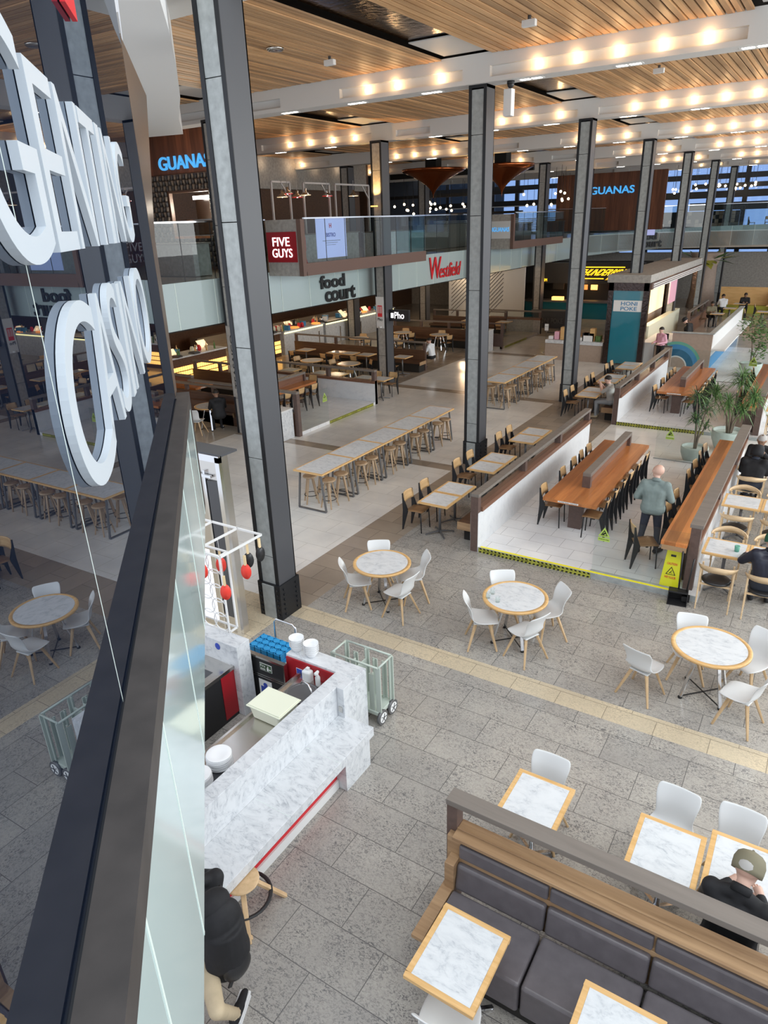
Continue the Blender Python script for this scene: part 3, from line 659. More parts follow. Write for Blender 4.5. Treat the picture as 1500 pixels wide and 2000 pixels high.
# ---- partitions with marble foot, brown cap, posts, rail and glass
def partition(lab, x0, x1, y0, y1, hz=.8, rail=1.18, posts=None, marble='marble_wall', side=1, capm='cherry_dark', railw=.16, gl=True):
    """runs along y at x0..x1 (or along x if wider than deep)"""
    t = thing('partition', lab, 'partition', (x0, y0, 0)); W_ = x1 - x0; D = y1 - y0; alongy = D > W_
    MB().box(.0, W_, .0, D, 0, hz).build('marble_wall', marble, t)
    if alongy: MB().box(-.03, W_ + .03, .13, D, hz, hz + .09).build('wooden_cap', capm, t); MB().box(W_ / 2 - railw / 2, W_ / 2 + railw / 2, 0, D, rail - .06, rail).build('rail', 'rail_top', t)
    else: MB().box(.13, W_, -.03, D + .03, hz, hz + .09).build('wooden_cap', capm, t); MB().box(0, W_, D / 2 - railw / 2, D / 2 + railw / 2, rail - .06, rail).build('rail', 'rail_top', t)
    L = D if alongy else W_; posts = posts or [0, L * .33, L * .66, L - .14]
    for i, p in enumerate(posts):
        z0 = 0 if i == 0 else hz + .09
        if alongy: MB().box(W_ / 2 - .075, W_ / 2 + .075, p - (.005 if i == 0 else 0), p + .12, z0, rail - .061).build('post', 'rail_brown', t)
        else: MB().box(p - (.005 if i == 0 else 0), p + .12, D / 2 - .075, D / 2 + .075, z0, rail - .061).build('post', 'rail_brown', t)
    if gl:
        if alongy: MB().box(W_ / 2 - .005, W_ / 2 + .005, .13, D - .15, hz + .09, rail - .07).build('glass', 'pane', t)
        else: MB().box(.13, W_ - .15, D / 2 - .005, D / 2 + .005, hz + .09, rail - .07).build('glass', 'pane', t)
    return t
def make_comm_table(L, w=1.05):
    t = thing('communal_table', 'x', 'table')
    MB().box(-w / 2, w / 2, 0, L, .675, .75).build('table_top', 'cherry', t, bevel=.006)
    for y in (.45, L - .6): MB().box(-.13, .13, y, y + .16, 0, .675).build('leg', 'rail_brown', t)
    MB().box(-.04, .04, .6, L - .6, .25, .33).build('stretcher', 'rail_brown', t)
    d = MB(); d.box(-.02, .14, .85, L - .15, .99, 1.06, 1).box(-.02, .14, .85, .97, .75, .99).box(-.02, .14, L - .27, L - .15, .75, .99).box(.05, .07, .97, L - .27, .75, .99, 2); d.build('divider', ['rail_brown', 'rail_top', 'cherry_dark'], t)
    MB().box(-.22, .18, -.003, .0, .695, .725).build('notice_strip', 'paper', t); 
    textpart('notice_text', 'PLEASE MIND THE STEP', (-.20, -.0045, .70), (.36, 0, 0), (0, 0, .018), .001, 'black_text', t)
    return t
ct = Proto(make_comm_table(4.25))
PZ = .1
def platform(y0, which, mirrorpot=None):
    """white-tiled seating platform between two low partitions"""
    struct(MB().box(-5.05, -1.02, y0 + .03, y0 + 7.0, 0, PZ).build('floor', 'platform_tile'))
    partition('low marble partition with brown rail on the left of the %s platform' % which, -5.10, -4.94, y0, y0 + 7.0, posts=[0, 2.35, 4.6, 6.86])
    partition('low marble partition with brown rail on the right of the %s platform' % which, -1.26, -1.17, y0 + .2, y0 + 6.7, hz=.85, rail=1.27, posts=[0, 2.2, 4.4, 6.5], railw=.2)
    t = thing('counter_table', 'long reddish wooden counter along the right partition of the %s platform' % which, 'table', (-1.7, y0, PZ))
    MB().box(0, .40, .05, 6.3, .79, .86).build('counter_top', 'cherry', t, bevel=.005)
    for y in (.5, 3.1, 5.8): MB().box(.1, .39, y, y + .08, 0, .79).build('bracket', 'rail_brown', t)
    MB().box(.02, .40, .035, .05, .72, .80).build('apron', 'old_pine', t)
    ct.put((-3.62, y0 + 1.25, PZ), 0, 'long reddish wooden communal table with raised divider on the %s platform' % which)
    L = ['first', 'second', 'third', 'fourth', 'fifth', 'sixth']
    for k, dy in enumerate((1.75, 2.9, 3.65, 4.2, 4.75)):
        sc.put((-4.08, y0 + dy, PZ), R(-90 + random.uniform(-6, 6)), '%s plywood chair left of the communal table, %s platform' % (L[k], which), 'chairs at the communal table of the %s platform' % which)
    for k, dy in enumerate((1.55, 2.15, 2.75, 3.35, 3.95, 4.7)):
        sc.put((-3.19, y0 + dy, PZ), R(90 + random.uniform(-6, 6)), '%s plywood chair right of the communal table, %s platform' % (L[k], which), 'chairs at the communal table of the %s platform' % which)
    for k, dy in enumerate((1.9, 2.6, 3.9, 4.6, 5.3, 5.9)):
        sc.put((-1.72, y0 + dy, PZ), R(-90 + random.uniform(-6, 6)), '%s plywood chair along the wall counter, %s platform' % (L[k], which), 'chairs at the wall counter of the %s platform' % which)
    bench = thing('wooden_bench', 'old pine bench against the left partition of the %s platform' % which, 'bench', (-5.5, y0, 0))
    MB().box(0, .38, .28, 6.9, .36, .42).box(.02, .38, .3, 6.9, .30, .36).build('seat', 'dark_bench', bench); MB().box(-.01, .385, .26, .28, .26, .42).build('end_board', 'old_pine', bench); MB().box(.08, .36, .4, 6.8, 0, .3).build('plinth', 'plenum', bench)
    for g, (a, b) in enumerate(((.42, 1.1), (2.65, 3.33), (5.05, 5.73))):
        for j, dy in enumerate((a, b)):
            w2 = ('first', 'second', 'third')[g] + ' pair, ' + ('nearer', 'farther')[j] + ' table'
            rt2.put((-5.98, y0 + dy, 0), 0, 'small marble table left of the %s platform, %s' % (which, w2), 'tables left of the %s platform' % which)
            sc.put((-6.5, y0 + dy, 0), R(-90), 'plywood chair left of the %s platform, at the %s' % (which, w2), 'chairs left of the %s platform' % which)
def tape(name, lab, x0, y, w, z=.0, h=.10, axis='x'):
    """yellow and black step tape: two rows of small blocks"""
    t = thing(name, lab, 'tape', (x0, y, z)); a = MB(); b = MB(); c = MB()
    P = (lambda u, d, zz: (u, d, zz)) if axis == 'x' else (lambda u, d, zz: (-d, u, zz))
    def q(mb, u0, u1, sh, z0, z1, d): mb.add([P(u0, d, z0), P(u1, d, z0), P(u1 + sh, d, z1), P(u0 + sh, d, z1), P(u0, d + .002, z0), P(u1, d + .002, z0), P(u1 + sh, d + .002, z1), P(u0 + sh, d + .002, z1)], [(0, 1, 2, 3), (7, 6, 5, 4), (0, 4, 5, 1), (3, 2, 6, 7), (0, 3, 7, 4), (1, 5, 6, 2)])
    q(a, 0, w, 0, 0, h, -.004); a.build('yellow_tape', 'tape_yellow', t)
    n = int(w / .075)
    for k in range(n):
        q(b, k * w / n + .01, k * w / n + .05, .014, .003, h * .32, -.006); q(b, k * w / n + .03, k * w / n + .07, -.014, h * .68, h - .003, -.006)
    b.build('black_blocks', 'black_text', t)
    for k in range(max(1, int(w / .55))):
        u0 = .1 + k * .55
        if axis == 'x': textpart('lettering', 'WATCH YOUR STEP', (u0, -.0065, h * .36), (.36, 0, 0), (0, 0, h * .26), .001, 'black_text', t)
        else: textpart('lettering', 'WATCH YOUR STEP', (.0065, u0, h * .36), (0, .36, 0), (0, 0, h * .26), .001, 'black_text', t)
    return t
platform(10.85, 'near'); platform(20.72, 'far')
struct(MB().box(-5.05, -1.05, 10.86, 10.879, 0, .098).build('trim_5', 'concrete')); struct(MB().box(-4.9, -1.3, 10.88, 10.93, .1, .104).build('trim_6', 'bright_yellow'))
struct(MB().box(-5.05, -1.05, 20.73, 20.749, 0, .098).build('trim_5', 'concrete'))
tape('step_tape', 'yellow and black warning tape along the front step of the near platform', -4.92, 10.855, 2.15)
tape('step_tape', 'yellow and black warning tape along the front step of the far platform', -5.0, 20.72, 2.5)
def hazard_sticker(lab, org, u, parent_lab=None, s=.2):
    """green-yellow triangle over a caption strip, on a glass pane"""
    t = thing('warning_sticker', lab, 'sticker', org); u = Vector(u) * s; v = Vector((0, 0, s)); n = u.cross(v).normalized() * .003; o = Vector((0, 0, 0))
    MB().slab([o + v * .42, o + u + v * .42, o + u * .5 + v * 1.3], .002).build('yellow_triangle', 'green_sticker', t)
    MB().slab([o + u * .2 + v * .53 + n, o + u * .8 + v * .53 + n, o + u * .5 + v * 1.06 + n], .001).build('black_triangle', 'black_text', t)
    MB().slab([o + u * .3 + v * .58 + n * 1.6, o + u * .7 + v * .58 + n * 1.6, o + u * .5 + v * .92 + n * 1.6], .001).build('inner_triangle', 'green_sticker', t)
    MB().beam(o + u * .36 + v * .6 + n * 2.2, o + u * .6 + v * .8 + n * 2.2, .025 * s / .2, .002, up=(0, 1, 0)).build('slipping_figure', 'black_text', t)
    MB().slab([o, o + u, o + u + v * .33, o + v * .33], .002).build('caption', 'green_sticker', t)
    textpart('caption_text', 'Mind the step', o + u * .08 + v * .1 + n * 1.2, u * .84, v * .14, .001, 'black_text', t)
    return t
def glass_screen(lab, x0, x1, y, z0, z1, step):
    t = thing('glass_screen', lab, 'screen', (x0, y, z0)); L = x1 - x0
    MB().box(0, L, 0, .012, 0, z1 - z0).build('glass_panel', 'pane', t); MB().box(-.02, L, -.01, .03, -.005, .02).build('shoe', 'concrete', t)
    return t
glass_screen('clear glass screen standing at the front right of the near platform', -2.78, -1.28, 10.94, .1, 1.15, 1)
glass_screen('clear glass screen at the rear right of the near platform', -3.2, -1.28, 17.7, .1, 1.0, 1)
glass_screen('clear glass screen closing the rear of the far platform', -4.9, -1.28, 27.6, .1, 1.2, 1)
hazard_sticker('yellow triangular warning sticker on the front glass screen of the near platform', (-2.72, 10.935, .72), (1, 0, 0))
hazard_sticker('yellow triangular warning sticker on the rear glass screen of the near platform', (-2.98, 17.69, .65), (1, 0, 0))
hazard_sticker('yellow triangular warning sticker behind the far platform', (-2.2, 27.59, .75), (1, 0, 0), s=.26)
# ---- leather banquette with pine ledge and rail
bq = thing('banquette', 'dark grey leather banquette with pine back and brown rail at the bottom right', 'bench', (-2.08, 3.35, 0))
X0, X1 = .17, 4.0
for k in range(4):
    a = .17 + .825 * k; b = a + .81
    s = MB().box(a, b, 0, .5, .12, .45).build('seat_cushion', 'leather', bq, bevel=.03, seg=4)
    MB().beam(((a + b) / 2, .555, .42), ((a + b) / 2, .60, .68), .81, .09, up=(0, 1, 0)).build('lower_back_cushion', 'leather', bq, bevel=.03, seg=4)
    MB().beam(((a + b) / 2, .615, .725), ((a + b) / 2, .625, .87), .81, .055, up=(0, 1, 0)).build('upper_back_cushion', 'leather', bq, bevel=.022, seg=3)
w = MB().box(.04, X1, .63, .70, .3, .9).box(.10, X1, .61, .64, .655, .715).box(.10, X1, .60, .83, .9, .935).box(.10, X1, .70, .72, .935, .945); w.build('pine_back', 'old_pine', bq, bevel=.004)
MB().box(.05, .16, -.04, .62, .385, .425).box(.08, .17, .5, .63, .42, .72).build('end_board', 'old_pine', bq, bevel=.004)
MB().box(.2, X1, .05, .55, 0, .12).build('plinth', 'plenum', bq)
MB().box(0, X1, .68, .84, 1.19, 1.25).build('rail', 'rail_top', bq, bevel=.004); MB().box(0, .10, .70, .82, 0, 1.19).build('post', 'rail_brown', bq)
MB().box(.1, X1, .72, .82, .2, .9).build('rear_panel', 'plenum', bq)
seat2 = thing('wooden_bench', 'dark pine bench on the rear side of the banquette under the man in the cap', 'bench', (-.6, 4.21, 0))
MB().box(0, 2.6, 0, .34, .38, .44).box(.05, 2.6, .03, .3, 0, .38).build('seat', 'dark_bench', seat2)
# ---- right-hand tables with bentwood armchairs
for k, (x, y) in enumerate(((-.78, 11.55), (-.11, 11.55), (-.80, 13.85), (-.13, 13.85), (-.80, 16.15), (-.1, 16.15))):
    wh = ('nearest pair', 'middle pair', 'farthest pair')[k // 2]; sd = ('against the partition', 'away from the partition')[k % 2]
    rt2.put((x, y, 0), 0, 'square marble table right of the near platform, %s, %s' % (wh, sd), 'tables right of the near platform')
    ac.put((x - .02, y - .62, 0), R(4), 'bentwood chair right of the platform, near side, %s, %s' % (wh, sd), 'bentwood chairs right of the near platform')
    ac.put((x - .03, y + .62, 0), R(184), 'bentwood chair right of the platform, far side, %s, %s' % (wh, sd), 'bentwood chairs right of the near platform')
for k, (x, y) in enumerate(((-.75, 21.6), (-.75, 24.0), (-.75, 26.4))):
    wh = ('nearest', 'middle', 'farthest')[k]
    rt2.put((x, y, 0), 0, 'marble table right of the far platform, %s of its row' % wh, 'tables right of the far platform')
    for s_ in (-1, 1): ac.put((x, y + .62 * s_, 0), R(0 if s_ < 0 else 180), 'bentwood chair right of the far platform, %s side of the %s table' % ('near' if s_ < 0 else 'far', wh), 'bentwood chairs right of the far platform')
# ================================================================== SERVICE COUNTER
sco = thing('service_counter', 'white marble service counter with red front panel at the lower left', 'counter', (-4.12, 1.2, 0))
def L3(mb, x0, x1, y0, y1, z0, z1, m=0): return mb.box(x0 + 4.12, x1 + 4.12, y0 - 1.2, y1 - 1.2, z0, z1, m)
w = MB(); L3(w, -4.30, -4.12, 1.2, 5.42, .0, .9); w.build('ledge_wall', 'marble_counter', sco, bevel=.004)
w = MB(); L3(w, -5.08, -4.02, 5.421, 5.66, 0, .9); L3(w, -4.119, -4.02, 5.18, 5.42, 0, .9); w.build('end_pier', 'marble_counter', sco, bevel=.004)
w = MB(); L3(w, -4.12, -3.64, 1.2, 5.22, .37, .49); w.build('bench_shelf', 'marble_counter', sco, bevel=.004)
w = MB(); L3(w, -4.0, -3.645, 4.65, 5.13, 0, .37); w.build('shelf_support', 'marble_counter', sco, bevel=.003)
w = MB(); L3(w, -3.80, -3.775, 1.2, 4.645, .12, .37); w.build('front_panel', 'red_panel', sco); w = MB(); L3(w, -3.80, -3.755, 1.2, 4.645, 0, .118); w.build('plinth', 'white_paint', sco)
w = MB(); L3(w, -5.07, -4.305, 5.40, 5.419, .73, .87); L3(w, -5.07, -4.305, 5.40, 5.419, .3, .73); w.build('inner_panel', 'red_dark', sco)
for y in (1.9, 2.8, 3.7, 4.55): w = MB(); L3(w, -4.115, -3.6385, y, y + .003, .42, .4908); w.build('slab_joint', 'spandrel_joint', sco)
w = MB(); L3(w, -4.86, -4.305, 1.2, 5.39, .66, .69); L3(w, -4.86, -4.83, 1.2, 5.39, .69, .72); L3(w, -4.84, -4.31, 1.2, 5.38, 0, .66, 1)
for a_, b_ in ((1.6, 2.9), (3.0, 3.7)): L3(w, -4.58, -4.34, a_, b_, .691, .696, 1)
w.build('steel_counter', ['stainless', 'dark_steel'], sco)
w = MB(); w.lathe([(.20, .695), (.195, .70), (.17, .695), (.15, .60), (0, .59)], (-4.58 + 4.12, 5.10 - 1.2, 0), n=28); w.build('round_basin', 'steel_grey', sco)
w = MB(); w.tube([(-4.36 + 4.12, 5.02 - 1.2, .7), (-4.36 + 4.12, 5.02 - 1.2, .84), (-4.44 + 4.12, 5.06 - 1.2, .90), (-4.56 + 4.12, 5.1 - 1.2, .88), (-4.6 + 4.12, 5.11 - 1.2, .82)], .012); w.build('tap', 'chrome', sco)
MB().box(-4.10 + 4.12, -4.05 + 4.12, 5.172 - 1.2, 5.179 - 1.2, .56, .64).build('socket', 'stainless', sco)
tub = thing('food_tub', 'large cream plastic tub with cloudy lid on the steel counter', 'container', (-4.60, 4.62, .695))
b = MB(); n = 0
pr = [(-.20, -.17), (.20, -.17), (.20, .17), (-.20, .17)]
b.add([(x * .95, y * .92, 0) for x, y in pr] + [(x * 1.1, y * 1.05, .17) for x, y in pr], [(3, 2, 1, 0)] + [(k, (k + 1) % 4, 4 + (k + 1) % 4, 4 + k) for k in range(4)] + [(4, 5, 6, 7)]); b.build('body', 'cream_tub', tub, bevel=.02, seg=3)
MB().box(-.25, .25, -.195, .195, .17, .185).box(-.235, .235, -.18, .18, .185, .197).build('lid', 'milky_lid', tub, bevel=.008)
def plates(x, y, n, lab, z=.695, r=.135):
    pm = MB().lathe([(0, 0), (r * .55, 0), (r * .95, .014), (r, .018), (r * .95, .021), (r * .55, .008), (0, .007)], n=4 * 9)
    first = None
    for k in range(n):
        if first is None: first = pm.build('plate', 'bowl_white'); o = first
        else: o = first.copy(); C.objects.link(o)
        o.location = (x + random.uniform(-.005, .005), y + random.uniform(-.005, .005), z + .0125 * k); tag(o, 'white plate in the %s' % lab, 'plate', 'plates in the %s' % lab)
plates(-4.58, 3.72, 12, 'taller plate stack on the steel counter'); plates(-4.57, 3.42, 10, 'plate stack cut off by the pale panel on the steel counter')
bm_ = MB().lathe([(0, .0), (.048, .0), (.053, .006), (.08, .045), (.095, .085), (.097, .09), (.092, .09), (.076, .048), (.045, .012), (0, .01)], n=32); fb = None
for (x, y, n, w_) in ((-5.0, 5.55, 5, 'left'), (-4.76, 5.54, 5, 'right')):
    for k in range(n):
        if fb is None: fb = bm_.build('bowl', 'bowl_white'); o = fb
        else: o = fb.copy(); C.objects.link(o)
        o.location = (x, y, .9 + .026 * k); tag(o, 'white bowl in the %s-hand stack on the marble counter end' % w_, 'bowl', 'bowls in the %s stack' % w_)
sd = thing('soap_dispenser', 'white wall soap dispenser with blue drop on the red panel', 'dispenser', (-4.69, 5.40, .55))
MB().box(-.065, .065, -.10, 0, 0, .28).build('body', 'white_plastic', sd, bevel=.028, seg=3); MB().ball((-.01, -.10, .08), .028, sc=(1, .25, 1.5)).build('blue_drop', 'blue_text', sd); MB().box(-.02, .02, -.06, -.02, .28, .31).build('clip', 'white_plastic', sd)
sb = thing('spray_bottle', 'small white spray bottle standing right of the soap dispenser', 'bottle', (-4.50, 5.31, .695))
MB().lathe([(.03, 0), (.033, .02), (.033, .12), (.012, .16), (.012, .18)], n=14).build('body', 'white_plastic', sb); MB().box(-.012, .012, -.05, .02, .18, .21).build('trigger_head', 'white_plastic', sb)
nt = thing('notice', 'blue and white hand-washing notice on the red panel', 'notice', (-4.86, 5.395, .57)); MB().box(-.05, .05, 0, .003, 0, .19).build('card', 'paper', nt); MB().box(-.045, .045, -.002, 0, .07, .185).build('blue_print', 'blue_text', nt)
# half-height gate
g = thing('gate', 'black half-height gate with steel frame beside the counter', 'gate', (-5.74, 5.31, 0))
MB().box(.02, .69, 0, .04, .05, .77).build('panel', 'black_metal', g); MB().box(.0, .71, -.01, .05, .77, .80).box(0, .02, -.01, .05, 0, .77).box(.69, .71, -.01, .05, 0, .77).box(.02, .69, -.012, -.001, .52, .53).box(.02, .69, -.012, -.001, .49, .50).build('frame', 'stainless', g)
MB().box(.03, .10, -.05, -.001, .64, .72).cyl((.07, -.07, .66), (.07, -.02, .66), .03).build('latch', 'dark_steel', g)
MB().box(.29, .49, -.006, -.001, .60, .71).build('exit_sign', 'paper', g); MB().box(.295, .485, -.008, -.006, .605, .705).build('sign_field', 'foliage_dark', g)
textpart('sign_text', 'Fire', (.305, -.009, .66), (.08, 0, 0), (0, 0, .035), .001, 'paper', g); textpart('sign_text', 'exit', (.305, -.009, .613), (.08, 0, 0), (0, 0, .035), .001, 'paper', g)
MB().box(.41, .44, -.009, -.008, .615, .665).box(.45, .475, -.009, -.008, .63, .65).ball((.43, -.009, .68), .01, sc=(1, .1, 1)).build('running_figure', 'paper', g)
MB().box(.24, .46, -.006, -.001, .16, .44).build('notice_card', 'paper', g); MB().box(.27, .43, -.008, -.006, .23, .34).ball((.35, -.008, .37), .035, sc=(1, .05, 1)).build('notice_print', 'blue_text', g)
# left unit with sink
lu = thing('sink_unit', 'dark cabinet with stainless sink top and marble upstand, partly behind the pale panel', 'cabinet', (-6.5, 2.7, 0))
MB().box(0, .85, 0, 2.33, .0, .71).build('body', 'black_metal', lu); MB().box(.851, .856, 2.1, 2.33, .05, .71).build('red_strip', 'red_dark', lu)
MB().box(-.02, .87, -.02, 2.33, .71, .75).box(.82, .87, -.02, 2.33, .75, .765).build('steel_top', 'stainless', lu, bevel=.004)
MB().box(.30, .73, 1.45, 2.1, .748, .7515).build('sink_bowl', 'dark_steel', lu)
MB().tube([(.42, 2.2, .75), (.42, 2.2, .98), (.42, 2.13, 1.04), (.42, 2.03, 1.02), (.42, 2.0, .95)], .013).cyl((.48, 2.2, .81), (.36, 2.2, .81), .012).build('tap', 'chrome', lu)
for z, y in ((.60, 1.45), (.43, 1.45)): MB().cyl((.855, y, z), (.88, y, z), .02).build('knob', 'chrome', lu)
MB().box(.1, .96, 2.331, 2.56, 0, 1.06).build('marble_end', 'marble_counter', lu, bevel=.004)
MB().ball((.62, 2.329, .97), .045, sc=(1, .05, 1.1)).build('blue_sticker', 'blue_text', lu)
# blue rack on a trolley behind the gate
tr = thing('rack_trolley', 'blue glass rack on a trolley with a chrome loop handle behind the gate', 'trolley', (-5.56, 5.68, 0)); tr.scale = (1.1, 1, .8)
r = MB()
for k in range(6): r.box(-.26 + k * .1, -.25 + k * .1, -.16, .16, .80, .90)
for k in range(4): r.box(-.26, .26, -.16 + k * .1, -.15 + k * .1, .80, .90)
for i in range(5):
    for j in range(3): r.lathe([(.035, 0), (.043, .01), (.043, .02)], (-.2 + i * .1, -.105 + j * .1, .89), n=10)
r.build('blue_rack', 'blue_rack', tr); MB().box(-.27, .27, -.17, .17, .74, .795).build('deck', 'blue_rack', tr)
MB().tube([(-.10, .20, .2), (-.10, .20, 1.18), (-.06, .20, 1.24), (.20, .20, 1.24), (.24, .20, 1.18), (.24, .20, .2)], .014).build('handle', 'chrome', tr)
for sx in (-.22, .22):
    for sy in (-.14, .14): MB().cyl((sx, sy, .05), (sx, sy, .74), .012).build('leg', 'chrome', tr); 
for sx in (-.22, .22):
    for sy in (-.14, .14): MB().cyl((sx - .012, sy, .045), (sx + .012, sy, .045), .045).build('wheel', 'rubber', tr)
# dish dolly
dd = thing('dish_dolly', 'pale grey-green plastic dish dolly on big wheels at the counter end', 'trolley', (-4.27, 5.93, 0))
MB().box(-.35, .35, -.17, .17, .13, .19).build('base', 'cart_grey', dd, bevel=.01)
u = MB()
for sy in (-.16, .16): u.tube([(-.35, sy, .86), (.35, sy, .86)], .014, n=6)
for sx in (-.35, .35): u.tube([(sx, -.16, .86), (sx, .16, .86)], .014, n=6)
u.build('top_frame', 'cart_grey', dd)
for x in (-.34, -.20, -.02, .10, .24, .34):
    for sy in (-.15, .15):
        hh = .86 if abs(x) > .3 or x == -.02 else .74
        q = MB().box(x - .035, x + .035, sy - .008, sy + .008, .19, hh).box(x - .006, x + .006, sy - .045 if sy > 0 else sy, sy if sy > 0 else sy + .045, .19, hh); q.build('upright', 'cart_grey', dd)
for x in (-.02,): MB().box(x - .008, x + .008, -.13, .13, .19, .72).build('divider', 'cart_grey', dd)
for sx in (-.36, .36):
    for sy in (-.12, .12):
        wv = MB(); wv.cyl((sx - .02, sy, .10), (sx + .02, sy, .10), .10, n=22); wv.cyl((sx - .024, sy, .10), (sx + .024, sy, .10), .07, n=22, m=1)
        for k in range(5): a = 2 * PI * k / 5; wv.beam((sx + .025, sy, .10), (sx + .025, sy + .06 * math.cos(a), .10 + .06 * math.sin(a)), .012, .006, m=2)
        wv.build('wheel', ['steel_grey', 'paper', 'dark_steel'], dd)
# counter stools
def counter_stool(lab, x, y, rz):
    t = thing('counter_stool', lab, 'stool', (x, y, 0), rz); t.scale = (1, 1, .55)
    MB().lathe([(0, .61), (.14, .61), (.16, .625), (.165, .64), (.15, .655), (0, .65)], n=24).build('seat', 'oak_leg', t)
    for k in range(4):
        a = math.radians(45 + 90 * k); c, s = math.cos(a), math.sin(a); MB().beam((c * .08, s * .08, .61), (c * .38, s * .38, 0), .05, .04, w2=.045, h2=.035).build('leg', 'oak_leg', t, bevel=.006)
    MB().tube([(math.cos(2 * PI * k / 28) * .25, math.sin(2 * PI * k / 28) * .25, .28) for k in range(28)], .02, closed=True).build('foot_ring', 'black_metal', t)
counter_stool('oak stool with a thick black foot ring under the marble shelf', -3.66, 3.0, .05); counter_stool('oak stool mostly behind the person with the backpack', -3.64, 2.50, .1)
# stainless door frame cabinet behind
cb = thing('steel_cabinet', 'tall polished steel cabinet with a mesh top behind the counter', 'cabinet', (-8.1, 6.43, 0))
MB().box(0, 1.2, .02, .16, 0, 2.94).build('body', 'stainless', cb); MB().box(-.02, 1.22, .0, .34, 2.94, 2.97).build('mesh_top', 'dark_steel', cb)
MB().box(1.14, 1.22, -.04, .02, 0, 2.94).box(0, 1.22, -.04, .02, 2.86, 2.96).box(.84, .88, -.02, .02, 0, 2.7).box(.2, 1.0, -.03, .01, 2.60, 2.64).build('chrome_frame', 'chrome', cb); MB().box(.9, 1.12, -.012, .018, .3, 2.55).build('dark_door', 'dark_steel', cb)
# hanging rack with table-tennis bats and white ring trellis
rk = thing('hanging_rack', 'white wire rack with hanging loops over the sink unit', 'rack', (-6.4, 4.6, 2.58))
r = MB(); xs = (0, .42, .84, 1.22)
for y in (0.05, .72): r.beam((0, y, 0), (1.22, y, 0), .022, .022)
for x in xs: r.beam((x, .05, 0), (x, .72, 0), .022, .022)
r.build('grid', 'white_paint', rk)
tl = thing('ring_trellis', 'white metal trellis of overlapping rings above the sink unit', 'trellis', (-6.05, 4.86, 1.42))
f = MB(); Wd, Ht = .62, 1.02
for y in (0, .13): f.beam((0, y, 0), (Wd, y, 0), .02, .02).beam((0, y, Ht), (Wd, y, Ht), .02, .02).beam((0, y, 0), (0, y, Ht), .02, .02).beam((Wd, y, 0), (Wd, y, Ht), .02, .02)
for x, z in ((0, 0), (Wd, 0), (0, Ht), (Wd, Ht)): f.beam((x, 0, z), (x, .13, z), .02, .02)
f.build('frame', 'white_paint', tl)
rg = MB()
for i in range(3):
    for j in range(5): rg.tube([(.11 + .2 * i + .12 * math.cos(2 * PI * k / 24), 0, .12 + .195 * j + .12 * math.sin(2 * PI * k / 24)) for k in range(24)], .007, n=6, closed=True)
rg.build('rings', 'white_paint', tl); MB().box(.02, Wd * .55, .10, .12, .03, Ht - .03).build('light_panel', 'soft_glow', tl)
def bat(x, y, z, red, rz, k):
    t = thing('table_tennis_bat', 'x', 'bat', (x, y, z), rz)
    MB().lathe([(0, -.006), (.075, -.006), (.075, .006), (0, .006)], n=24).xf(Matrix.Translation((0, 0, -.215)) @ Matrix.Diagonal((.8, 1, 1.3, 1)) @ Matrix.Rotation(PI / 2, 4, 'X')).build('blade', 'pepper_red' if red else 'black_leather', t)
    MB().lathe([(0, -.002), (.072, -.002), (.072, .002), (0, .002)], n=24).xf(Matrix.Translation((0, .008, -.215)) @ Matrix.Diagonal((.8, 1, 1.3, 1)) @ Matrix.Rotation(PI / 2, 4, 'X')).build('back_rubber', 'pepper_red', t)
    MB().box(-.014, .014, -.012, .012, -.13, -.01).build('handle', 'pale_wood', t); MB().cyl((0, 0, -.01), (0, 0, .0), .003, n=5).build('hook', 'chrome', t); return t
for k, (x, y, z, red, rz) in enumerate(((-5.17, 5.0, 2.46, 1, .5), (-5.20, 5.09, 2.56, 0, .9), (-5.19, 5.28, 2.56, 0, 1.3), (-5.57, 4.72, 2.5, 1, .3), (-5.57, 5.0, 2.45, 1, .8), (-5.20, 4.68, 2.34, 1, .7), (-5.98, 4.8, 2.56, 1, .4), (-5.98, 5.1, 2.45, 1, .2))):
    t = bat(x, y, z, red, rz, k)
    t['label'] = ('red table-tennis bat hanging alone against the pale floor', 'dark-faced bat just behind the lone red bat', 'dark bat hanging from the outermost rack corner', 'red bat on the second crossbar, nearest the viewer', 'red bat in the middle of the second crossbar', 'lowest red bat, at the near corner of the wire rack', 'red bat half behind the ring trellis', 'red bat hanging deepest behind the trellis')[k]
    if z < 2.5: MB().cyl((0, 0, 0), (0, 0, 2.58 - z), .0025, n=5).build('string', 'white_paint', t)
# glasses and cups
def tumbler(x, y, z, lab, h=.09, r=.036):
    o = MB().lathe([(0, 0), (r * .8, 0), (r, .01), (r * 1.02, h), (r * .94, h), (r * .9, .014), (0, .012)], n=20).build('drinking_glass', 'pane', None, (x, y, z)); return tag(o, lab, 'glass')
tumbler(-3.52, 8.30, .751, 'empty drinking glass farther back on the middle round table'); tumbler(-3.53, 8.16, .751, 'empty drinking glass nearer the left rim of the middle round table'); tumbler(-3.36, 8.12, .751, 'empty drinking glass on the right of the three on the middle table')
o = tag(MB().lathe([(0, 0), (.035, 0), (.042, .1), (.036, .1), (0, .08)], n=18).build('cup', 'wave_green', None, (-.62, 11.50, .751)), 'green takeaway drink in a clear cup on the near marble table', 'cup')
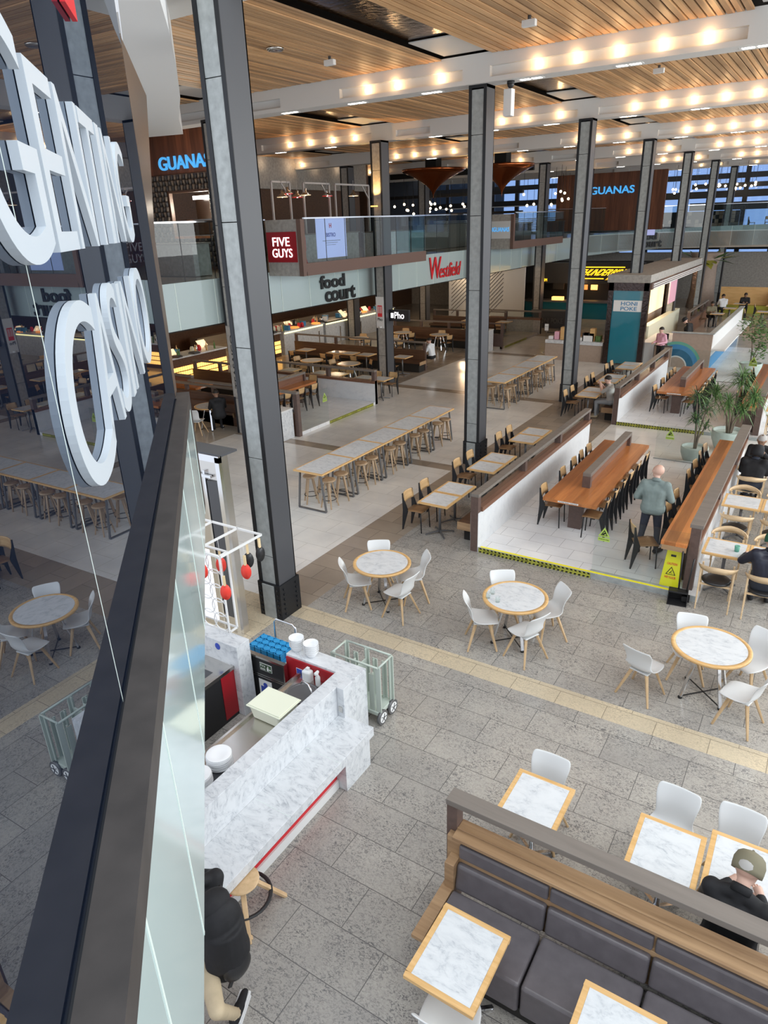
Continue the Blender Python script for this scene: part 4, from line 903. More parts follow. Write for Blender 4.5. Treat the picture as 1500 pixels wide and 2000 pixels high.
# wet floor board
wf = thing('wet_floor_sign', 'yellow folding wet-floor sign behind the glass beside the brown post', 'sign', (-1.50, 11.13, .1))
for s, nm in ((-1, 'front_board'), (1, 'rear_board')):
    q = MB(); q.add([(-.15, s * .15, 0), (.15, s * .15, 0), (.11, s * .012, .62), (-.11, s * .012, .62), (-.15, s * .15 - s * .015, 0), (.15, s * .15 - s * .015, 0), (.11, s * .012 - s * .01, .62), (-.11, s * .012 - s * .01, .62)], [(0, 1, 2, 3), (7, 6, 5, 4), (0, 4, 5, 1), (3, 2, 6, 7), (0, 3, 7, 4), (1, 5, 6, 2)]); q.build(nm, 'bright_yellow', wf)
def onb(u, h, d=.004): y = -.15 + .138 * h / .62; return Vector((u, y - d, h))
MB().slab([onb(-.04, .52), onb(.04, .52), onb(.04, .555), onb(-.04, .555)], .001).build('hand_slot', 'black_text', wf)
textpart('caution_text', 'CAUTION', onb(-.08, .38), (.16, 0, 0), onb(0, .42) - onb(0, .38), .001, 'pepper_red', wf, .02)
textpart('caution_text', 'WET FLOOR', onb(-.09, .15), (.18, 0, 0), onb(0, .19) - onb(0, .15), .001, 'pepper_red', wf, .02)
MB().slab([onb(-.08, .215), onb(.08, .215), onb(0, .355)], .001).build('triangle', 'black_text', wf); MB().slab([onb(-.06, .226, .006), onb(.06, .226, .006), onb(0, .332, .006)], .001).build('inner_triangle', 'bright_yellow', wf)
MB().beam(onb(-.02, .24, .008), onb(.015, .29, .008), .012, .001, up=(0, -1, .2)).beam(onb(-.03, .245, .008), onb(.03, .25, .008), .008, .001, up=(0, -1, .2)).build('falling_figure', 'black_text', wf)
dp = thing('dustpan', 'black long-handled lobby dustpan standing at the foot of the brown post', 'dustpan', (-1.30, 10.72, 0), .12)
q = MB(); q.box(-.15, .15, -.13, .13, 0, .012).box(-.15, .15, .11, .13, .012, .2).box(-.15, -.138, -.12, .11, .012, .17).box(.138, .15, -.12, .11, .012, .17).box(-.15, .15, -.02, .13, .17, .2); q.build('pan', 'black_metal', dp, bevel=.008)
MB().cyl((0, .1, .18), (-.02, .14, .86), .012).build('handle', 'black_metal', dp); MB().cyl((.12, .05, .2), (.16, .16, .75), .012).box(.06, .18, .0, .1, .03, .12).build('brush', 'black_metal', dp)
sc.put((-2.08, 11.62, .1), R(-62), 'plywood chair standing alone behind the front glass screen, beside the walking man')
# ---- potted plants
def pot_plant(lab, x, y, z, r, h, stems, leaves, lm, style='blade', seed=1):
    rnd_ = random.Random(seed); t = thing('potted_plant', lab, 'plant', (x, y, z))
    MB().lathe([(r * .62, 0), (r * .78, h * .2), (r * .97, h * .6), (r, h * .9), (r * .98, h), (r * .90, h), (r * .88, h * .86)], n=36).build('planter', 'planter', t)
    MB().lathe([(0, h * .85), (r * .89, h * .85)], n=30).build('soil', 'soil', t)
    b = MB(); f = MB()
    for (dx, dy, ht, rad, cnt) in stems:
        top = Vector((dx, dy, ht)); b.tube([(dx * .1, dy * .1, h * .8), (dx * .25, dy * .3, h + (ht - h) * .35), (dx * .7, dy * .6, h + (ht - h) * .7), top], [.028, .022, .018, .012])
        for k in range(cnt):
            if style == 'blade':
                a = rnd_.uniform(0, 2 * PI); el = rnd_.uniform(-.5, 1.1); L = rad * rnd_.uniform(.7, 1.15); c = top + Vector((0, 0, rnd_.uniform(-rad * .55, rad * .15)))
                d = Vector((math.cos(a) * math.cos(el), math.sin(a) * math.cos(el), math.sin(el))); sd_ = Vector((-math.sin(a), math.cos(a), 0)) * .012
                m1 = c + d * L * .5 + Vector((0, 0, .02)); m2 = c + d * L - Vector((0, 0, L * rnd_.uniform(.15, .45)))
                f.add([c - sd_ * .5, c + sd_ * .5, m1 + sd_, m1 - sd_, m2], [(0, 1, 2, 3), (3, 2, 4)], rnd_.choice((0, 0, 1)))
            else:
                v = Vector((rnd_.gauss(0, 1), rnd_.gauss(0, 1), rnd_.gauss(0, .8))).normalized() * rad * rnd_.uniform(.5, 1.) ; c = top + v; a = rnd_.uniform(0, 6.28); e = Vector((math.cos(a), math.sin(a), rnd_.uniform(-.5, .5))) * .065; g2 = Vector((-math.sin(a), math.cos(a), rnd_.uniform(-.4, .4))) * .035
                f.add([c - e, c + g2, c + e, c - g2], [(0, 1, 2, 3)], rnd_.choice((0, 0, 1)))
    b.build('stem', 'bark', t); f.build('foliage', lm, t); return t
pot_plant('slender spiky dracaena in a pale round planter behind the near platform', -2.34, 18.15, 0, .33, .42, [(-.12, .05, 1.7, .42, 95), (.14, .1, 1.45, .38, 80), (-.05, -.1, 1.2, .36, 70), (.2, -.1, 1.05, .28, 40)], 1, ['foliage_dark', 'foliage'], seed=3)
pot_plant('bushy dracaena in a large pale planter behind the slender one', -1.75, 19.55, 0, .42, .55, [(-.45, 0, 1.55, .5, 150), (.1, .1, 1.95, .5, 170), (.45, 0, 1.5, .5, 170), (-.1, -.25, 1.4, .42, 110), (.25, -.25, 1.25, .4, 90)], 1, ['foliage', 'foliage_light'], seed=5)
pot_plant('leafy round-crowned shrub in a planter behind the far platform', -2.3, 29.6, 0, .4, .5, [(-.15, 0, 1.8, .55, 420), (.25, .1, 1.45, .45, 300), (.2, -.1, .9, .35, 150)], 1, ['foliage', 'foliage_light'], 'leaf', 9)
# ================================================================== PEOPLE
def person(lab, loc, rz, J, cloth, scale=1., hair='dark_hair', hat=None, skin='skin_pale', vox=.016, hands=True, pose='', hairstyle='short', face=1, extra=None):
    """one continuous remeshed body from tapered limbs; J holds joint positions (x right, y forward, z up)"""
    t = thing('person', lab, 'person', loc, rz); t.scale = (scale,) * 3
    top, bot, shoe, sk = cloth['top'], cloth['bottom'], cloth['shoes'], skin
    segs = []                                     # (p, q, r1, r2, material)
    V = {k: Vector(v) for k, v in J.items()}
    pel, chest, neck, head = V['pelvis'], V['chest'], V['neck'], V['head']
    mid = (pel + chest) / 2
    up = (head - neck).normalized()
    fat = cloth.get('bulk', 1.)
    def S_(a, b, r1, r2, m): segs.append((a, b, r1, r2, m))
    side = (V['shR'] - V['shL']).normalized(); hs = (V['hipR'] - V['hipL']).normalized()
    for s in (-1, -.3, .3, 1):
        S_(pel + hs * .075 * s, mid + side * .07 * s, .115 * fat, .105 * fat, bot if False else top); S_(mid + side * .07 * s, chest + side * .095 * s, .105 * fat, .105 * fat, top)
    S_(pel - hs * .08, pel + hs * .08, .118 * fat, .118 * fat, bot)
    S_(chest + side * -.1, V['shL'], .09 * fat, .068 * fat, top); S_(chest + side * .1, V['shR'], .09 * fat, .068 * fat, top)
    S_(V['shL'], neck, .062, .055, top); S_(V['shR'], neck, .062, .055, top)
    S_(chest, neck, .09, .06, top); S_(neck, head, .052, .052, sk)
    for s in 'LR':
        S_(V['sh' + s], V['el' + s], .064 * fat, .050 * fat, top); S_(V['el' + s], V['wr' + s], .048 * fat, .036 * fat, top if cloth.get('long', True) else sk)
        S_(V['hip' + s], V['kn' + s], .092, .064, bot); S_(V['kn' + s], V['an' + s], .062, .044, bot)
        toe = V['toe' + s]; an = V['an' + s]; heel = an + Vector((0, 0, -.04)) - (toe - an).normalized() * .035
        S_(heel, toe, .042, .036, shoe); S_(heel, (heel + toe) / 2, .045, .045, shoe)
    hd = head + up * .09; fw = Vector(J.get('look', (0, 1, 0))).normalized(); fw = (fw - up * fw.dot(up)).normalized(); rt_ = fw.cross(up)
    balls = [(hd + up * .015, .098, sk), (hd - up * .045 + fw * .025, .074, sk), (hd - up * .08 + fw * .05, .044, sk), (hd + up * .02 - fw * .03, .098, sk), (hd - up * .02 + fw * .098, .018, sk), (hd - up * .035 + fw * .104, .017, sk),
             (hd + rt_ * .088 - up * .01, .024, sk), (hd - rt_ * .088 - up * .01, .024, sk), (hd + up * .02 + fw * .075 + rt_ * .03, .024, sk), (hd + up * .02 + fw * .075 - rt_ * .03, .024, sk), (hd - up * .065 + fw * .083, .02, sk)]
    mb = MB()
    for a, b, r1, r2, m in segs:
        if (b - a).length > .01: mb.cyl(a, b, r1, r2, n=14, smooth=False)
        mb.ball(a, r1, n=7); mb.ball(b, r2, n=7)
    for c, r, m in balls: mb.ball(c, r, n=9)
    o = mb.build('body', list(dict.fromkeys([top, bot, shoe, sk])), t)
    md = o.modifiers.new('r', 'REMESH'); md.mode = 'VOXEL'; md.voxel_size = vox; md.use_smooth_shade = True
    sm_ = o.modifiers.new('s', 'SMOOTH'); sm_.factor = .5; sm_.iterations = 3
    bpy.context.view_layer.update(); me = bpy.data.meshes.new_from_object(o.evaluated_get(bpy.context.evaluated_depsgraph_get())); o.modifiers.clear()
    names = [m.name for m in me.materials]
    for p in me.polygons:
        c = p.center; best = 9; bmn = top
        for a, b, r1, r2, m in segs:
            ab = b - a; L2 = ab.length_squared; u = 0 if L2 < 1e-8 else max(0, min(1, (c - a).dot(ab) / L2)); d = (c - a - ab * u).length - (r1 + (r2 - r1) * u)
            if m == bot and c.z > pel.z - cloth.get('hem', -.03) and 'hem' in cloth and c.z < pel.z + .3: d += .2
            if d < best: best, bmn = d, m
        for cc, r, m in balls:
            d = (c - cc).length - r
            if d < best: best, bmn = d, m
        p.material_index = names.index(bmn); p.use_smooth = True
    # hands: palm, four unequal curled fingers, a thumb from the side of the palm; eyes
    x = MB(); si = names.index(sk)
    for s in 'LR':
        w_ = V['wr' + s]; d = (w_ - V['el' + s]).normalized(); sd = (side if s == 'R' else -side); sd = (sd - d * sd.dot(d)).normalized(); pn = d.cross(sd).normalized(); pn = pn if pn.z < 0 else -pn; cur = Vector(J.get('curl' + s, pn)); cur = (cur - d * cur.dot(d)).normalized()
        x.tube([w_ - d * .02, w_ + d * .02, w_ + d * .085], [.028, .036, .036], n=10, m=si)
        for k, (off, L) in enumerate(((-.027, .066), (-.009, .076), (.009, .071), (.026, .056))):
            b0 = w_ + d * .07 + sd * off; k1 = b0 + d * L * .5 + cur * .006; k2 = k1 + d * L * .3 + cur * .018; k3 = k2 + d * L * .12 + cur * .024
            x.tube([b0, k1, k2, k3], [.0095, .009, .008, .0065], n=7, m=si)
        tb = w_ + d * .025 - sd * .028; x.tube([tb, tb - sd * .028 + d * .025 + cur * .01, tb - sd * .03 + d * .05 + cur * .02], [.012, .010, .008], n=7, m=si)
    k0 = len(me.vertices)
    bm = bmesh.new(); bm.from_mesh(me); vs = [bm.verts.new(v) for v in x.v]
    for f, m in zip(x.f, x.m):
        try: ff = bm.faces.new([vs[i] for i in f]); ff.material_index = m; ff.smooth = True
        except ValueError: pass
    bm.to_mesh(me); bm.free(); o.data = me
    e = MB()
    for s in (-1, 1): e.ball(hd + up * .012 + fw * .096 + rt_ * .03 * s, .008, n=5)
    e.build('eyes', 'black_text', t); MB().beam(hd - up * .062 + fw * .1 - rt_ * .022, hd - up * .062 + fw * .1 + rt_ * .022, .006, .006, up=up).build('mouth', 'skin_brown', t)
    rot = Matrix((rt_, fw, up)).transposed().to_4x4(); rot.translation = hd
    if hair:
        h = MB(); n = 14; vs = []; N = 20
        low = {'short': -.035, 'bald': -.02, 'hood': -.1, 'long': -.12}[hairstyle]
        for i in range(9):
            ph = i / 8
            for k in range(N):
                a = 2 * PI * k / N; back = (1 - math.sin(a)) / 2; zmin = .055 - (.055 - low) * back ** .8; th = ph * PI / 2 * 1.0
                z = zmin + (.125 - zmin) * math.sin(th); rr = math.sqrt(max(0, 1 - ((z - .015) / .112) ** 2)) * .106
                vs.append((rr * math.cos(a) * .93, rr * math.sin(a) * 1.1 - .018, z))
        h.add(vs, [(i * N + k, i * N + (k + 1) % N, (i + 1) * N + (k + 1) % N, (i + 1) * N + k) for i in range(8) for k in range(N)], 0, True); h.xf(rot)
        if hairstyle != 'bald': h.build('hair', hair, t)
    if hat == 'cap':
        c = MB(); c.lathe([(.112, -.035), (.116, .0), (.117, .05), (.10, .1), (.07, .125), (.02, .138), (0, .139)], (0, -.012, 0), n=24)
        c.add([(-.07, .08, .035), (-.06, .15, .025), (0, .175, .03), (.06, .15, .025), (.07, .08, .035), (-.07, .08, .045), (-.06, .15, .033), (0, .175, .038), (.06, .15, .033), (.07, .08, .045)], [(0, 1, 2, 3, 4), (9, 8, 7, 6, 5), (0, 5, 6, 1), (1, 6, 7, 2), (2, 7, 8, 3), (3, 8, 9, 4)]); c.lathe([(.01, 0), (.008, .008), (0, .01)], (0, -.012, .138), n=8)
        c.xf(rot).build('cap', cloth['hat'], t)
    if hat == 'beanie':
        MB().lathe([(.112, -.03), (.115, .0), (.113, .05), (.098, .1), (.06, .135), (0, .145)], (0, -.012, 0), n=24).xf(rot).build('beanie', cloth['hat'], t)
    if hat == 'hood':
        MB().lathe([(.125, -.1), (.13, -.03), (.128, .05), (.108, .11), (.06, .14), (0, .148)], (0, -.03, 0), n=24).xf(rot).build('hood', cloth['hat'], t)
    if cloth.get('collar'):
        c = MB(); q0 = neck + up * .0; c.lathe([(.085, -.02), (.078, .03), (.07, .045), (.062, .03), (.06, -.02)], n=20); r2 = rot.copy(); r2.translation = neck + up * .01; c.xf(r2).build('collar', cloth['collar'], t)
    return t
STAND = dict(pelvis=(0, 0, .93), chest=(0, .02, 1.26), neck=(0, .02, 1.44), head=(0, .04, 1.52), shL=(-.19, .01, 1.38), shR=(.19, .01, 1.38), elL=(-.25, -.03, 1.10), elR=(.25, -.03, 1.10), wrL=(-.22, .14, .92), wrR=(.22, .14, .92),
             hipL=(-.09, 0, .90), hipR=(.09, 0, .90), knL=(-.10, .02, .49), knR=(.10, .02, .49), anL=(-.10, -.02, .09), anR=(.10, -.02, .09), toeL=(-.12, .16, .036), toeR=(.12, .16, .036))
SIT = dict(pelvis=(0, 0, .56), chest=(0, .06, .88), neck=(0, .10, 1.06), head=(0, .13, 1.13), shL=(-.19, .07, 1.0), shR=(.19, .07, 1.0), elL=(-.24, .18, .76), elR=(.24, .18, .76), wrL=(-.12, .38, .80), wrR=(.12, .38, .80),
           hipL=(-.09, .03, .54), hipR=(.09, .03, .54), knL=(-.12, .43, .52), knR=(.12, .43, .52), anL=(-.12, .42, .09), anR=(.12, .42, .09), toeL=(-.13, .58, .036), toeR=(.13, .58, .036))
def P(b, **k): d = dict(b); d.update(k); return d
# walking man seen from behind
person('bald man in a grey-green jacket and dark trousers standing on the near platform', (-2.10, 12.1, .1), R(3),
       P(STAND, elL=(-.30, -.02, 1.12), elR=(.30, .0, 1.12), wrL=(-.20, .20, 1.02), wrR=(.20, .22, 1.05), anL=(-.17, -.04, .09), toeL=(-.24, .13, .036), anR=(.14, .05, .09), toeR=(.22, .22, .036), knL=(-.13, .0, .49), knR=(.12, .05, .49), look=(-.5, 1, -.1), head=(.0, .06, 1.52)),
       dict(top='grey_green_cloth', bottom='navy_cloth', shoes='black_cloth', bulk=1.22, hem=.10, collar='grey_green_cloth'), .985, hair='grey_hair', hairstyle='bald', skin='skin_pale', vox=.014)
# man in the cap behind the rail
person('man in an olive cap and black jacket sitting behind the brown rail', (.20, 4.42, 0), R(-8), P(SIT, look=(.1, 1, -.35), head=(0, .17, 1.12)), dict(top='black_cloth', bottom='navy_cloth', shoes='black_cloth', bulk=1.2, hat='olive_cloth', collar='black_cloth'), 1.0, hair='grey_hair', hat='cap', vox=.013)
# customer with backpack
bp1 = person('person in beige trousers with a black backpack sitting at the marble counter', (-3.42, 2.40, 0), R(80),
       P(SIT, pelvis=(0, 0, .46), chest=(0, .10, .78), neck=(0, .17, .96), head=(0, .21, 1.03), shL=(-.19, .12, .90), shR=(.19, .12, .90), elL=(-.25, .30, .72), elR=(.25, .30, .72), wrL=(-.12, .50, .72), wrR=(.12, .50, .72), hipL=(-.12, -.08, .44), hipR=(.09, .0, .44), knL=(-.30, -.50, .44), knR=(.20, .30, .46),
         anL=(-.125, -.43, .11), toeL=(.045, -.32, .045), anR=(.20, .22, .10), toeR=(.22, .36, .036)), dict(top='black_cloth', bottom='beige_cloth', shoes='black_cloth', bulk=1.1), 1.0, vox=.012)
so = MB().beam((-.15, -.45, .012), (.055, -.315, .012), .10, .024).beam((-.155, -.452, .05), (.062, -.31, .045), .098, .03).build('shoe_sole', 'white_plastic', bp1, bevel=.01)
bk = thing('backpack', 'black backpack with straps and a buckle worn on the back at the counter', 'backpack', (-3.20, 2.36, .30), R(80)); bk.scale = (1.05, 1.05, 1.15)
q = MB(); q.ball((0, -.02, .18), .2, n=12, sc=(.95, .62, 1.05)); q.ball((0, 0, .48), .19, n=12, sc=(.92, .6, 1.0)); q.cyl((0, -.01, .18), (0, 0, .48), .175, .17, n=20); o = q.build('bag', 'black_cloth', bk)
md = o.modifiers.new('r', 'REMESH'); md.mode = 'VOXEL'; md.voxel_size = .014; md.use_smooth_shade = True
MB().ball((0, -.13, .16), .13, n=10, sc=(.95, .45, .9)).build('front_pocket', 'black_leather', bk); MB().beam((-.09, -.13, .02), (.09, -.145, .33), .035, .01, up=(0, -1, 0)).beam((.10, -.12, .30), (-.02, -.15, .44), .03, .01, up=(0, -1, 0)).build('strap', 'black_metal', bk)
MB().box(.0, .04, -.165, -.155, .36, .39).box(.01, .03, -.17, -.15, .30, .36).build('buckle', 'chrome', bk); MB().ball((0, .06, .62), .13, n=10, sc=(1, .8, .8)).build('hood_roll', 'black_cloth', bk)
MB().tube([(-.1, .08, .6), (-.14, .2, .55), (-.14, .22, .35), (-.1, .1, .1)], .02).tube([(.1, .08, .6), (.14, .2, .55), (.14, .22, .35), (.1, .1, .1)], .02).build('shoulder_strap', 'black_metal', bk)
# right-hand edge
person('person in a green beanie and navy puffer jacket seated at the near right table', (-.12, 10.95, 0), R(8), P(SIT, look=(-.2, 1, -.3), elL=(-.36, .2, .80), wrL=(-.30, .42, .80)), dict(top='puffer_navy', bottom='navy_cloth', shoes='black_cloth', bulk=1.35, hat='green_beanie', collar='puffer_navy'), 1.0, hat='beanie', vox=.016)
person('person in a black hooded coat seen from behind at the farthest right table', (-.82, 15.55, 0), R(-5), P(SIT, look=(0, 1, -.2)), dict(top='black_cloth', bottom='navy_cloth', shoes='black_cloth', bulk=1.4, hat='black_cloth', collar='navy_cloth'), 1.0, hat='hood', skin='skin_brown', vox=.018)
person('grey-haired man in black facing the hooded person across the table', (-.80, 16.75, 0), R(178), P(SIT, look=(.1, 1, -.1), elL=(-.22, .2, .80), wrL=(-.1, .36, .98), wrR=(.12, .38, .84)), dict(top='black_cloth', bottom='navy_cloth', shoes='black_cloth', bulk=1.2), 1.0, hair='grey_hair', skin='skin_brown', vox=.018)
# seated at the far platform tables
person('man in a light grey shirt and grey trousers eating on the pine bench', (-5.32, 21.35, 0), R(92), P(SIT, look=(0, 1, -.2), elL=(-.2, .25, .86), elR=(.2, .25, .86), wrL=(-.05, .36, 1.06), wrR=(.05, .36, 1.04), toeL=(-.13, .60, .036)), dict(top='light_grey_cloth', bottom='grey_trousers', shoes='beige_cloth', bulk=1.1, long=False), 1.0, vox=.018)
person('man in a white shirt and black trousers at the bench end on the left', (-14.1, 25.9, 0), R(85), P(SIT, look=(0, 1, -.3), elR=(.2, .3, .9), wrR=(.05, .28, 1.1)), dict(top='white_cloth', bottom='black_cloth', shoes='black_cloth'), 1.0, vox=.02)
person('dark-clothed person seated at the table seen between facade and column', (-15.5, 14.7, 0), R(60), P(SIT, look=(0, 1, -.3)), dict(top='black_cloth', bottom='black_cloth', shoes='black_cloth', bulk=1.15), 1.0, vox=.022, skin='skin_brown')
person('kiosk worker in a pink shirt behind the white counter', (-5.7, 29.9, .0), R(150), P(STAND, look=(0, 1, -.4), wrL=(-.15, .3, 1.08), wrR=(.15, .3, 1.08)), dict(top='pink_cloth', bottom='black_cloth', shoes='black_cloth'), .95, vox=.022)
person('kiosk worker in black with a black cap behind the patterned counter', (-5.0, 31.8, .1), R(80), P(STAND, look=(0, 1, -.5), wrL=(-.15, .35, 1.0), wrR=(.15, .35, 1.0), chest=(0, .08, 1.26), neck=(0, .12, 1.44), head=(0, .17, 1.5)), dict(top='black_cloth', bottom='blue_dark_trousers', shoes='black_cloth', bulk=1.15, hat='black_cloth'), 1.0, hat='cap', vox=.022)
for k, (x, y, a, tp, lab) in enumerate(((-5.6, 46.2, 20, 'white_cloth', 'far-off seated person in a white top beside the yellow seat back'), (-4.6, 47.5, 190, 'black_cloth', 'far-off seated person in black beyond the kiosk, with a blue bag'), (-5.7, 42.5, 200, 'olive_cloth', 'far-off seated person in olive beside the wooden rail'), (-3.6, 50.0, 170, 'navy_cloth', 'farthest seated person in dark blue'))):
    person(lab, (x, y, .0), R(a), SIT, dict(top=tp, bottom='black_cloth', shoes='black_cloth', bulk=1.15), 1., vox=.026, skin='skin_brown')
# ================================================================== BACKGROUND: lower floor on the left
partition('low marble partition with brown rail facing the walkway, left of the bar tables', -17.7, -13.0, 19.7, 19.86, hz=.74, rail=1.2, posts=[4.58, 2.6, .1])
t = thing('partition', 'short brown-railed screen returning from the front post of the left platform', 'partition', (-17.5, 15.4, 0))
MB().box(0, 4.5, 0, .12, 0, .7).build('marble_wall', 'dark_bench', t); MB().box(0, 4.56, -.02, .14, 1.3, 1.36).build('rail', 'rail_top', t); MB().box(4.42, 4.56, -.01, .13, 0, 1.3).box(4.42 - 2.2, 4.56 - 2.2, -.01, .13, .7, 1.3).build('post', 'rail_brown', t)
struct(MB().box(-17.5, -13.0, 15.53, 19.69, 0, .1).build('floor', 'platform_tile'))
tape('step_tape', 'yellow and black warning tape along the step of the left platform', -12.995, 17.0, 2.55, z=0, axis='y').location = (-12.99, 17.0, 0)
t = thing('glass_screen', 'clear glass screen on the edge of the left platform', 'screen', (-13.06, 15.6, .1)); MB().box(0, .012, 0, 1.45, 0, 1.05).build('glass_panel', 'pane', t)
hazard_sticker('yellow triangular warning sticker on the glass screen of the left platform', (-13.03, 16.75, .75), (0, 1, 0), s=.22)
ctl = ct.put((-15.4, 16.2, .1), 0, 'dark reddish communal table on the left platform'); ctl.scale = (1, .62, 1)
for k, (x, y, a) in enumerate(((-16.1, 16.9, -90), (-16.1, 17.7, -90), (-14.7, 16.8, 90), (-14.7, 17.5, 90), (-14.7, 18.2, 90), (-15.4, 19.1, 180))): sc.put((x, y, .1), R(a), 'plywood chair around the communal table of the left platform', 'chairs on the left platform')
bn = thing('waste_cabinet', 'white waste cabinet with two label plates in front of the left platform', 'cabinet', (-13.75, 14.7, 0))
MB().box(0, .68, 0, .62, 0, .86).build('body', 'marble_counter', bn, bevel=.01); MB().box(-.01, .69, -.01, .63, .86, .90).build('top', 'white_paint', bn)
for x in (.12, .42): MB().box(x, x + .16, -.004, 0, .58, .78).build('label_plate', 'paper', bn); MB().ball((x + .08, -.005, .68), .03, sc=(1, .1, 1)).build('label_mark', 'steel_grey', bn)
# tables and chairs of the left dining area
for k, (x, y, w_) in enumerate(((-19.7, 24.35, 'first'), (-18.0, 24.35, 'second'), (-17.3, 24.35, 'third'), (-16.45, 24.35, 'fourth'), (-14.75, 24.5, 'fifth'))):
    rt2.put((x, y, 0), 0, '%s square table from the left along the back bench of the left dining area' % w_, 'square tables along the back bench')
    sc.put((x - .1, y - .62, 0), R(5 * k - 10), 'plywood chair pulled to the %s square table along the back bench' % w_, 'chairs along the back bench')
for k, (x, y, w_) in enumerate(((-17.4, 20.45, 'left'), (-15.9, 20.5, 'middle'), (-15.2, 20.5, 'middle right'), (-13.9, 20.45, 'right'), (-13.25, 20.5, 'outermost right'))):
    rt2.put((x, y, 0), 0, '%s square table just behind the marble partition' % w_, 'square tables behind the marble partition')
    sc.put((x, y + .62, 0), R(180), 'plywood chair behind the %s table at the marble partition' % w_, 'chairs behind the marble partition')
for k, (x, y, w_) in enumerate(((-17.85, 22.4, 'left'), (-16.0, 22.4, 'right'))):
    o = rnd.put((x, y, 0), 0, '%s round table of the left dining area' % w_, 'round tables of the left dining area')
    for a in (20, 140, 260): sc.put((x + .72 * math.sin(R(a)), y - .72 * math.cos(R(a)), 0), R(a), 'plywood chair at the %s round table of the left dining area' % w_, 'chairs at the left dining round tables')
for k, (x, y) in enumerate(((-18.2, 30.3), (-16.1, 30.3), (-19.3, 28.0), (-17.6, 28.2))):
    rnd.put((x, y, 0), 0, '%s round table beyond the back bench' % ('first', 'second', 'third', 'fourth')[k], 'round tables beyond the back bench')
    for a in (60, 200): sc.put((x + .7 * math.sin(R(a)), y - .7 * math.cos(R(a)), 0), R(a), 'plywood chair at the %s round table beyond the back bench' % ('first', 'second', 'third', 'fourth')[k], 'chairs beyond the back bench')
def bench_row(lab, x0, x1, y, post_both=True, top=1.2):
    t = thing('bench_seat', lab, 'bench', (x0, y, 0)); L = x1 - x0
    MB().box(0, L, -.55, 0, .36, .44).box(0, L, -.08, 0, .44, .86).build('seat', 'dark_bench', t); MB().box(.05, L - .05, -.5, -.05, 0, .36).build('plinth', 'plenum', t); MB().box(L, L + .02, -.55, 0, .3, .44).build('end_board', 'old_pine', t)
    MB().box(0, L, -.04, .08, top - .06, top).build('rail', 'rail_top', t)
    for k in range(4): MB().box((L - .12) * k / 3, (L - .12) * k / 3 + .12, -.03, .07, .86 if 0 < k < 3 else 0, top - .06).build('post', 'rail_brown', t)
bench_row('long dark bench with brown rail across the left dining area', -21.3, -14.25, 25.6); bench_row('dark bench with marble back beyond the back bench', -19.5, -14.6, 31.6); bench_row('farther dark bench row behind the pho sign', -19.5, -15.0, 36.0)
bench_row('dark bench with brown rail seen between facade and nearest column', -20.8, -16.6, 18.7); 
o = ct.put((-18.4, 16.9, 0), R(90), 'amber-lit communal table seen between facade and nearest column'); o.scale = (.8, .7, 1)
for k in range(4): sc.put((-20.8 + .75 * k, 16.2, 0), 0, 'plywood chair at the amber-lit communal table near the facade', 'chairs at the amber-lit table'); 
bench_row('nearer dark bench with brown rail left of the nearest column', -19.5, -15.6, 15.9, top=1.1)
rnd.put((-16.1, 14.9, 0), 0, 'round wooden-topped table with the dark-clothed person beside it'); sh.put((-16.05, 14.25, 0), R(20), 'white shell chair in the gap between facade and nearest column')
# ---- serving counters with lit fronts and clutter
def server(lab, y0, y1, glow, x=-22.5, h=1.15, top='marble_counter'):
    t = thing('serving_counter', lab, 'counter', (x, y0, 0)); D = y1 - y0
    MB().box(-.9, 0, 0, D, 0, h - .06).build('body', 'marble_counter' if glow != 'amber_glow' else 'dark_bench', t); MB().box(-.95, .08, -.02, D + .02, h - .06, h).build('worktop', top, t)
    if glow == 'amber_glow':
        n = int(D / .12)
        q = MB()
        for k in range(n):
            for j in range(3): q.box(.001, .02, k * D / n + .015, (k + 1) * D / n - .015, .18 + j * .2, .34 + j * .2)
        q.build('lit_panels', glow, t)
    else: MB().box(.001, .02, .05, D - .05, h - .14, h - .08).build('light_strip', glow, t)
    return t
server('counter with amber glowing tiles seen left of the nearest column', 17.6, 21.7, 'amber_glow', x=-22.0); server('short counter with amber glowing tiles right of the nearest column', 24.0, 25.9, 'amber_glow')
server('white counter with yellow light under its edge', 26.2, 29.4, 'warm_glass_glow'); server('dark-topped counter in the middle of the food stalls', 29.6, 32.0, 'warm_glass_glow', top='black_metal'); server('white counter with menus by the pho column', 32.2, 36.5, 'warm_glass_glow')
rr = random.Random(11); kinds = [('tray', 'orange_screen'), ('jar', 'cream_tub'), ('till', 'black_metal'), ('menu_stand', 'warm_screen'), ('pot', 'stainless'), ('box', 'paper'), ('bottle', 'foliage'), ('jar', 'red_panel'), ('pan', 'dark_steel'), ('bottle', 'oak_edge'), ('box', 'wave_blue')]
cl = {}
